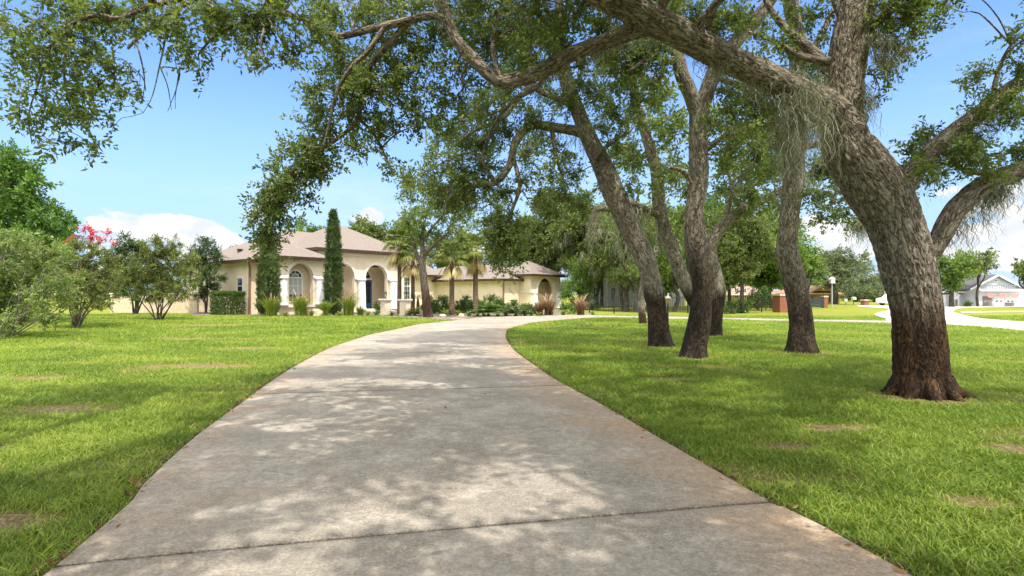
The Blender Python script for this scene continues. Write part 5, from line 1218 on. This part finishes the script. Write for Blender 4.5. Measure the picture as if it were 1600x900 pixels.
bgtree('mossy oak overhanging the right end of the house', 862, 60, 288, 120, 450, nb=26, moss_n=3, group='oaks beyond the right end of the house', dens=1.1)
bgtree('tall mossy oak right of the house with hanging grey moss', 905, 52, 290, 120, 440, nb=28, moss_n=4, group='oaks beyond the right end of the house', dens=1.1, lean=8)
bgtree('bright green tree beside the right end of the house', 908, 49, 400, 56, 470, M_bggreen, nb=14, group='oaks beyond the right end of the house', dens=1.2, T=T_far)
bgtree('oak with drooping moss behind the leaning trunk', 975, 46, 325, 120, 432, T=T_far, nb=24, moss_n=4, group='oaks beyond the right end of the house', dens=.9, lean=-14)
bgtree('dark leafy tree behind the leaning trunk at the black fence', 936, 55, 372, 72, 452, M_bggreen, nb=16, group='oaks beyond the right end of the house')
bgtree('grey trunked tree before the white neighbouring house', 978, 44, 400, 60, 445, T=T_far, nb=10, dens=.8, group='oaks beyond the right end of the house', trunk=.2)
bgtree('thin grey tree before the white house, next to the leaning trunk', 993, 43, 405, 44, 445, M_bggreen, T=T_far, nb=8, dens=.8, group='oaks beyond the right end of the house', trunk=.17)
bgtree('oak behind the lantern post between leaning and forked trunks', 1052, 44, 330, 110, 452, M_bggreen, T=T_far, nb=24, group='oaks beyond the right end of the house', dens=.9)
bgtree('dark trunked oak half hidden behind the leaning trunk', 1005, 26.3, 300, 130, 400, M_oak, T_far, nb=14, dens=.6, moss_n=2, group='live oaks along the driveway', trunk=.20, name='live_oak')
R = 'oaks between the forked oak and the brick pillars'
bgtree('pale green oak between the forked trunk and the slim trunk', 1160, 41, 318, 110, 440, T=T_far, nb=32, group=R, dens=1.3, trunk=.14)
bgtree('bright green tree behind the brick pillar', 1205, 56, 345, 110, 455, M_bggreen, nb=26, group=R, dens=1.3)
bgtree('bright tree just right of the slim trunk over the far gate', 1262, 60, 395, 50, 455, M_bggreen, nb=12, group=R, dens=.9)
bgtree('olive tree behind the right side of the forked trunk', 1118, 48, 345, 90, 460, nb=24, group=R, dens=1.3)
bgtree('pale spreading oak over the tan house with the flat gable', 1304, 74, 385, 110, 455, M_hazeoak, nb=24, dens=.6, trunk=.3, group='far trees along the road')
for k, (px, Y, top, wd, lab) in enumerate(((1338, 96, 438, 62, 'far pale tree right of the tan house'), (1366, 92, 430, 66, 'far pale tree left of the big trunk'), (1392, 98, 420, 70, 'far pale tree hidden by the big trunk'), (1326, 110, 445, 60, 'low far treetop just right of the tan house'), (1420, 110, 440, 80, 'far tree behind the big trunk'), (1455, 120, 450, 60, 'low far tree left of the white house'))):
    bgtree(lab, px, Y, top, wd, 474, M_hazeoak, nb=14, group='far trees along the road', trunk=.2)
bgtree('green tree with a long horizontal bough beside the white gabled house', 1487, 60, 384, 62, 458, M_bggreen, nb=16, group='far trees along the road', trunk=.22, dens=1.1)
bgtree('flat spreading bough tree left of the white gable', 1528, 62, 386, 66, 432, M_bgoak, nb=10, group='far trees along the road', trunk=.12, dens=.9)
bgtree('tree at the right edge above the white garage', 1612, 58, 400, 62, 452, M_bgoak, nb=14, group='far trees along the road')
for k in range(9):
    bgtree('far tree in the pale treeline beyond the white house', 1560 + 90 * k, 130 + 8 * (k % 3), 440 - 6 * (k % 4), 110, 476, M_hazeoak, nb=10, group='pale treeline beyond the white house', trunk=.2)
for k in range(10):
    bgtree('far tree in the pale treeline beyond the left lawn', 120 - 110 * k, 110 + 9 * (k % 3), 432 - 7 * (k % 4), 130, 476, M_hazeoak, nb=10, group='pale treeline beyond the left lawn', trunk=.2)
for k in range(7):
    bgtree('far tree in the pale treeline behind the house', 330 + 105 * k, 125 + 8 * (k % 3), 430 - 6 * (k % 4), 130, 476, M_hazeoak, nb=10, group='pale treeline behind the house', trunk=.2)
for k in range(5):
    bgtree('far tree in the pale treeline beyond the black fence', 1040 + 62 * k, 112 + 8 * (k % 3), 428 - 5 * (k % 4), 90, 476, M_hazeoak, nb=10, group='pale treeline beyond the black fence', trunk=.2)
shrub('garden_shrub', 'dense green shrub filling the gap beside the right end of the house', 'shrub', 908, 47, [(893,462,11),(905,455,12),(918,462,11),(898,474,11),(912,476,11),(924,474,9),(902,484,9),(917,485,9),(890,448,8),(910,444,9)], M_bright, T_far, M_dkstem, 6, 1.5, sr=.05, ysp=.4)
W = 'belt of trees behind the live oaks'
for k, (px, Y, top, wd, bot, mt, lab) in enumerate(((1000, 57, 292, 130, 446, M_bggreen, 'tall bright tree behind the double stemmed oak, above the white house'), (1082, 54, 300, 120, 456, M_bggreen, 'tall bright green tree between the leaning and forked trunks'), (1140, 58, 305, 110, 462, M_bgoak, 'tall olive oak behind the right side of the forked trunk, farther back'),
        (1196, 62, 322, 110, 452, M_bggreen, 'tall fresh green tree above the red roofed house'), (940, 62, 300, 110, 438, M_bggreen, 'tall green tree above the white house columns'), (1240, 66, 372, 70, 446, M_bggreen, 'green tree hidden mostly by the slim oak trunk'), (836, 64, 330, 90, 420, M_bggreen, 'green tree rising behind the right pavilion roof'), (1030, 50, 380, 90, 462, M_bggreen, 'low bushy tree behind the lantern post'))):
    bgtree(lab, px, Y, top, wd, bot, mt, nb=28, dens=1.25, group=W, name='background_tree')
# shrubs beyond the lawn at the right
shrub('round_shrub', 'round clipped dark shrub on a short stem left of the brick pillar', 'shrub', 1186, 47, [(1176,466,9),(1186,463,11),(1197,466,9),(1170,470,7),(1190,472,9),(1203,470,6),(1180,473,7)], M_deep, T_far, M_dkstem, 3, 1.6, sr=.06)
shrub('garden_shrub', 'bright green shrub at the left end of the picket fence', 'shrub', 1163, 41, [(1160,474,7),(1167,472,6),(1164,481,7),(1157,482,5)], M_bright, T_sh, M_dkstem, 4, 1.4, sr=.03)
shrub('garden_shrub', 'dark grey green shrub beside the forked trunk', 'shrub', 1144, 40, [(1138,478,8),(1148,475,8),(1143,484,7),(1132,482,6),(1152,483,6)], M_deep, T_sh, M_dkstem, 4, 1.4, sr=.03)
# black fences
def fence(label, p0, p1, h, n, posts, group=None):
    a = np.array(p0); b = np.array(p1); L = float(np.linalg.norm(b[:2] - a[:2])); e = empty('iron_fence', a, math.atan2(b[1] - a[1], b[0] - a[0]), label, 'fence', group)
    q = MB()
    for z in (.15, h - .12): q.box(0, L, -.012, .012, z, z + .03)
    for i in range(n): x = L * (i + .5) / n; q.box(x - .009, x + .009, -.009, .009, .05, h)
    q.build('rails_and_pickets', M_iron, e)
    for i in range(posts):
        x = L * i / (posts - 1); c = MB(); c.box(x - .035, x + .035, -.035, .035, -.02, h + .08); c.box(x - .05, x + .05, -.05, .05, h + .081, h + .11); c.build('post', M_iron, e)
fence('black iron fence on the grass before the white neighbouring house', GY(921, 38.5), GY(1075, 38.5), 1.15, 60, 5)
fence('black picket fence running up to the brick pillar', GY(1168, 43.5), GY(1212, 43.5), 1.05, 20, 3)
# brick pillars and gate
m = N('red brick'); br = m.n('ShaderNodeTexBrick'); m.l(m.scale(m.n('ShaderNodeTexCoord').outputs['Object'], (1, 1, 1)), br.inputs['Vector'])
def brick_mat():
    m = N('brick'); tcx = m.n('ShaderNodeTexCoord'); sp = m.n('ShaderNodeSeparateXYZ'); m.l(tcx.outputs['Object'], sp.inputs[0]); cb = m.n('ShaderNodeCombineXYZ')
    m.l(m.math('ADD', sp.outputs[0], sp.outputs[1]), cb.inputs[0]); m.l(sp.outputs[2], cb.inputs[1])
    br = m.n('ShaderNodeTexBrick'); br.inputs['Scale'].default_value = 4.6; br.inputs['Color1'].default_value = (.30, .095, .055, 1); br.inputs['Color2'].default_value = (.21, .065, .04, 1); br.inputs['Mortar'].default_value = (.30, .22, .17, 1); br.inputs['Mortar Size'].default_value = .014
    m.l(cb.outputs[0], br.inputs['Vector']); m.base(br.outputs['Color'], .85, .2); return m.m
bpy.data.materials.remove(m.m); M_brick = brick_mat(); M_cap = simple('pale stone cap', (.55, .48, .40), .8)
def pillar(label, px, Y, w_, h):
    e = empty('brick_pillar', GY(px, Y), RAD(12), label, 'pillar'); q = MB(); q.box(-w_, w_, -w_, w_, -.02, h); q.build('shaft', M_brick, e); c = MB(); c.box(-w_ - .05, w_ + .05, -w_ - .05, w_ + .05, h + .001, h + .08); c.box(-w_ - .01, w_ + .01, -w_ - .01, w_ + .01, h + .081, h + .14); c.build('cap', M_cap, e)
pillar('broad red brick gate pillar just left of the slim oak trunk', 1220.5, 43.0, .42, 1.25); pillar('small brick pillar right of the slim oak trunk at the gate', 1288, 56, .22, 1.05); pillar('small far brick pillar beside the road', 1351, 68, .30, .55)
e = empty('gate', GY(1262, 55.5), 0, 'dark blue grey gate panel between the slim trunk and small brick pillar', 'gate'); q = MB()
M_gate = simple('dark gate', (.035, .055, .065), .5)
for i in range(26): q.box(-.9 + i * .095, -.83 + i * .095, -.015, .015, .08, .95)
q.build('slats', M_gate, e); q = MB(); q.box(-.92, 1.66, -.03, -.016, .15, .22); q.box(-.92, 1.66, -.03, -.016, .80, .87); q.build('rail', M_gate, e)
# lantern post among the trunks
e = empty('lantern_post', GY(1043.5, 23.5), 0, 'thin black lantern post with amber glass right of the leaning trunk', 'lamp post'); q = MB(); q.lathe(0, 0, [(.07, -.03), (.07, .10), (.035, .15), (.03, .98), (.06, 1.0)], 10); q.build('post', M_iron, e)
q = MB(); q.lathe(0, 0, [(.05, 1.0), (.065, 1.03), (.085, 1.20)], 8); q.build('lantern_glass', simple('amber glass', (.42, .26, .06), .2, .6), e); q = MB(); q.lathe(0, 0, [(.13, 1.201), (.12, 1.23), (.05, 1.30), (.015, 1.34)], 8); q.build('lantern_cap', simple('pale metal cap', (.40, .36, .30), .5), e)
# ---- simple gabled houses built from walls and roofs
def block(e, x0, x1, y0, y1, h, mat, name='wall'):
    q = MB(); q.box(x0, x1, y0, y1, 0, h); return q.build(name, mat, e)
def hip2(e, x0, x1, y0, y1, z, inset, zr, mat, trim):
    cy = (y0 + y1) / 2; q = MB(); V = [(x0,y0,z),(x1,y0,z),(x1,y1,z),(x0,y1,z),(x0+inset,cy,zr),(x1-inset,cy,zr)]; q.add(V, [(0,1,5,4),(1,2,5),(2,3,4,5),(3,0,4),(3,2,1,0)]); r = q.build('roof', mat, e)
    f = MB(); f.box(x0 - .05, x1 + .05, y0 - .05, y0 - .002, z - .18, z + .02); f.box(x0 - .05, x0 - .002, y0, y1, z - .18, z + .02); f.box(x1 + .002, x1 + .05, y0, y1, z - .18, z + .02); f.build('fascia', trim, r)
def gable(e, x0, x1, y0, y1, z, zr, mat, wmat, trim, ov=.4):
    """gable facing -y"""
    cx = (x0 + x1) / 2; s = (zr - z) / ((x1 - x0) / 2)
    q = MB(); q.prism([(x0, z), (x1, z), (cx, zr)], y0, y1); q.build('gable', wmat, e)
    for sg, nm in ((-1, 'roof'), (1, 'roof')):
        xe = cx + sg * ((x1 - x0) / 2 + ov); ze = z - s * ov; q = MB(); pl = [(cx, zr + .002), (xe, ze + .002), (xe, ze + .14), (cx, zr + .14)]
        q.prism(pl if sg < 0 else pl[::-1], y0 - ov, y1); r = q.build(nm, mat, e)
        f = MB(); pl = [(cx, zr - .06), (xe, ze - .06), (xe, ze + .16), (cx, zr + .16)]; f.prism(pl if sg < 0 else pl[::-1], y0 - ov - .06, y0 - ov - .002); f.build('barge_board', trim, r)
def win(e, x0, x1, z0, z1, y, mx_=1, mz=1, glass=None, name='window', fm=None):
    f = MB(); t_ = .06
    f.box(x0, x0 + t_, y - .05, y - .003, z0, z1); f.box(x1 - t_, x1, y - .05, y - .003, z0, z1); f.box(x0 + t_, x1 - t_, y - .049, y - .003, z0, z0 + t_); f.box(x0 + t_, x1 - t_, y - .049, y - .003, z1 - t_, z1)
    for i in range(1, mx_): x = x0 + (x1 - x0) * i / mx_; f.box(x - .02, x + .02, y - .045, y - .003, z0 + t_, z1 - t_)
    o = f.build(name, fm or M_white, e); q = MB(); q.box(x0 + .01, x1 - .01, y - .03, y - .002, z0 + .01, z1 - .01); q.build('pane', glass or M_glass, o); return o
# white gabled house at the right
M_siding = simple('white board siding', (.74, .75, .76), .6, .3, .03); M_grey = simple('grey shingles', (.135, .130, .140), .9, .1, .2); M_greyblue = simple('pale blue grey gable', (.52, .55, .57), .7); M_grdoor = simple('garage door dark', (.22, .20, .18), .6); M_rail = simple('slate rail', (.24, .27, .31), .6); M_bunt = simple('faded red bunting', (.60, .30, .29), .8, .1, .15)
YW = 63.0; g = GY(1559, YW); e = empty('white_house', g + np.array([0, 0, -.02]), RAD(2), 'white house with grey roof, front gable, balcony rail and garage doors', 'house')
kx = YW / F   # metres per photo pixel at that distance
def wx(px): return (px - 1559) * kx
def wz(py): return (HY - py) * kx + HC + .02
block(e, wx(1529), wx(1640), 0, 9, wz(451), M_siding); block(e, wx(1501), wx(1529) - .002, 2.2, 8, wz(460), M_siding)
gable(e, wx(1519), wx(1601), .3, 9, wz(451), wz(430.5), M_grey, M_greyblue, M_white, .3)
hip2(e, wx(1497), wx(1680), 1.6, 12, wz(455), 2.5, wz(437), M_grey, M_white)
q = MB(); q.box(wx(1492), wx(1507), .8, 1.0, 0, wz(461)); q.prism([(wx(1491), wz(461)), (wx(1508), wz(461)), (wx(1499.5), wz(454))], .79, 1.01); q.build('wall', M_siding, e)
q = MB(); q.box(wx(1500), wx(1503), .70, .79, 0, wz(468)); q.build('door', M_grdoor, e)
win(e, wx(1557), wx(1562.5), wz(440), wz(436), .29, 2)
for a, b in ((1534.5, 1549), (1551, 1569), (1570, 1586), (1599, 1618)):
    q = MB(); q.box(wx(a), wx(b), -.07, -.002, .02, wz(463)); gd = q.build('garage_door', M_grdoor if a < 1540 else M_white, e, bevel=.02)
    if a > 1540:
        for t_ in (.2, .6): q = MB(); xx = wx(a) + (wx(b) - wx(a)) * t_; q.box(xx, xx + .28, -.085, -.071, wz(471.5), wz(469.5)); q.build('door_window', M_glass, gd)
q = MB(); q.box(wx(1569.5), wx(1584), -.16, -.10, .04, wz(472.5)); q.build('planter_box', M_grdoor, e)
q = MB(); q.box(wx(1526), wx(1594), -.5, -.45, wz(446.5), wz(445.4)); q.box(wx(1526), wx(1594), -.5, -.45, wz(452.5), wz(451.5))
for i in range(24): x = wx(1527) + (wx(1593) - wx(1527)) * i / 23; q.box(x - .02, x + .02, -.49, -.46, wz(451.5), wz(446.5))
q.build('balcony_rail', M_rail, e); q = MB(); q.box(wx(1525), wx(1595), -.55, -.002, wz(455), wz(453)); q.build('balcony', M_white, e)
for c in (1540.5, 1559.5, 1579):
    q = MB(); q.disc(wx(c), wz(458.5), .5, -.6, -.56, math.pi, 2 * math.pi, 14); q.build('bunting', M_bunt, e)
q = MB(); q.box(wx(1474), wx(1489), 3, 3.3, 0, wz(471)); ee = empty('utility_trailer', GY(1482, 66), 0, 'long low dark covered trailer left of the white house', 'trailer')
q = MB(); q.box(-.65, .65, -.7, .7, .32, .75); q.build('body', M_gate, ee, bevel=.03); q = MB(); q.box(-.68, .68, -.74, .74, .751, .82); q.build('lid', M_siding, ee)
for s_ in (-.4, .4):
    q = MB(); q.prism([(s_ + .22 * math.cos(k * .3927), .22 + .22 * math.sin(k * .3927)) for k in range(16)], -.80, -.705); q.build('wheel', M_iron, ee)
shrub('garden_shrub', 'small round green shrub before the white house wall', 'shrub', 1512.5, 61.5, [(1510,475,3),(1514,474,3),(1516,476,3),(1512,476,3)], M_bright, T_sh, M_dkstem, 3, 2., sr=.03, ysp=.1)
# tan house with terracotta roof beyond the gate
M_tan = simple('tan stucco', (.50, .33, .15), .85); M_terra = simple('terracotta tiles', (.33, .19, .145), .85, .15, .2, 8.); M_terra2 = simple('faded terracotta tiles', (.38, .23, .19), .85, .15, .2, 8.)
YT = 78.; kx = YT / F; e = empty('tan_house', GY(1285, YT), RAD(-3), 'tan house with terracotta roof and low gable beyond the gate', 'house')
def tx(px): return (px - 1285) * kx
def tz(py): return (HY - py) * kx + HC
block(e, tx(1240), tx(1311), 0, 8, tz(458.5), M_tan); hip2(e, tx(1232), tx(1314), -.6, 9, tz(458), 2.2, tz(448), M_terra, M_tan); gable(e, tx(1269), tx(1301), -.3, 3.5, tz(455), tz(447), M_terra, M_tan, M_terra, .3)
for a, b in ((1267, 1272), (1293.5, 1298)): win(e, tx(a), tx(b), .1, tz(463), 0, 1, fm=M_tan)
block(e, tx(1258), tx(1263), -.35, -.05, tz(458.5), M_tan, 'porch_pillar')
YT = 72.; kx = YT / F; e = empty('tan_house', GY(1172, YT), RAD(8), 'house with faded red hip roof half hidden behind the clipped shrub', 'house')
def tx(px): return (px - 1172) * kx
block(e, tx(1137), tx(1204), 0, 8, tz(459.5) , simple('yellow stucco', (.58, .44, .22), .85)); hip2(e, tx(1132), tx(1210), -.6, 9, tz(459), 2.6, tz(440), M_terra2, M_cream)
win(e, tx(1146), tx(1153), .8, 2.1, 0, 2); win(e, tx(1160), tx(1166), .8, 2.1, 0, 2)
# white neighbouring house behind the trees
YN = 62.; kx = YN / F; e = empty('white_house', GY(950, YN), RAD(-4), 'white neighbouring house with columns seen under the background oaks', 'house')
def tx(px): return (px - 950) * kx
block(e, tx(912), tx(1006), 1.8, 9, 2.9, M_siding); block(e, tx(1030), tx(1075), 2.2, 9, 2.3, M_siding); hip2(e, tx(905), tx(1012), .0, 10, 3.1, 2.5, 4.8, M_grey, M_white)
for px in (906, 923, 948, 972, 990): q = MB(); q.lathe(tx(px), .4, [(.20, 0), (.20, .12), (.15, .16), (.14, 2.7), (.19, 2.78), (.19, 2.93)], 14); q.build('column', M_white, e)
for a, b in ((914, 920), (929, 937), (957, 965), (977, 984)): win(e, tx(a), tx(b), .7, 2.1, 1.8, 2)
# birdhouse pole, small signs, parked white car
e = empty('pole', GY(1300, 58), 0, 'white box on a tall pale pole before the tan house', 'pole'); q = MB(); q.lathe(0, 0, [(.05, -.05), (.05, 2.75)], 10); q.build('post', simple('pale pole', (.45, .46, .48), .5), e)
q = MB(); q.box(-.20, .20, -.2, .2, 2.45, 2.85); q.prism([(-.27, 2.851), (.27, 2.851), (0, 3.12)], -.25, .25); q.build('box', simple('faded pink white box', (.72, .60, .57), .7), e)
def sign(label, px, Y, z, w_, h, mat, cat='sign'):
    e = empty('small_sign', GY(px, Y), 0, label, cat); q = MB(); q.box(-w_, w_, -.02, .02, z, z + h); q.build('panel', mat, e, bevel=.008); q = MB(); q.box(-.025, .025, .021, .06, -.03, z + h * .6); q.build('post', M_iron, e)
sign('small square white sign by the far road before the dark trees', 1322, 70, .42, .16, .32, M_white)
e = empty('round_mailbox', GY(1334, 71), 0, 'pale rounded mailbox on a post by the far road', 'mailbox'); q = MB(); q.prism([(-.2, .62), (.2, .62), (.2, .8)] + [(.2 * math.cos(k * .35), .8 + .2 * math.sin(k * .35)) for k in range(1, 9)] + [(-.2, .8)], -.25, .25); q.build('box', simple('pale green box', (.55, .60, .53), .6), e); q = MB(); q.box(-.04, .04, -.04, .04, -.03, .619); q.build('post', M_stem, e)
ce = empty('parked_car', GY(1402, 67), RAD(4), 'white parked car half hidden by the largest trunk', 'car')
q = MB(); q.prism([(-2.1, .28), (2.1, .28), (2.15, .62), (1.9, .82), (1.0, .9), (-1.7, .9), (-2.1, .75)], -.82, .82); q.build('body', M_white, ce, bevel=.05)
q = MB(); q.prism([(-1.5, .902), (.95, .902), (.35, 1.36), (-1.0, 1.38)], -.72, .72); cb_ = q.build('cabin', M_white, ce, bevel=.04)
q = MB(); q.prism([(-1.25, .96), (.62, .96), (.22, 1.28), (-.9, 1.29)], -.735, -.722); q.build('side_window', M_glass, cb_)
for x in (-1.3, 1.3):
    q = MB(); q.prism([(x + .31 * math.cos(k * .3142), .31 + .31 * math.sin(k * .3142)) for k in range(20)], -.86, -.66); wh = q.build('wheel', M_iron, ce); q = MB(); q.prism([(x + .18 * math.cos(k * .3142), .31 + .18 * math.sin(k * .3142)) for k in range(20)], -.875, -.862); q.build('rim', simple('rim', (.5, .5, .52), .3, .5, metal=.8), wh)
    q = MB(); q.prism([(x + .31 * math.cos(k * .3142), .31 + .31 * math.sin(k * .3142)) for k in range(20)], .66, .86); q.build('wheel', M_iron, ce)
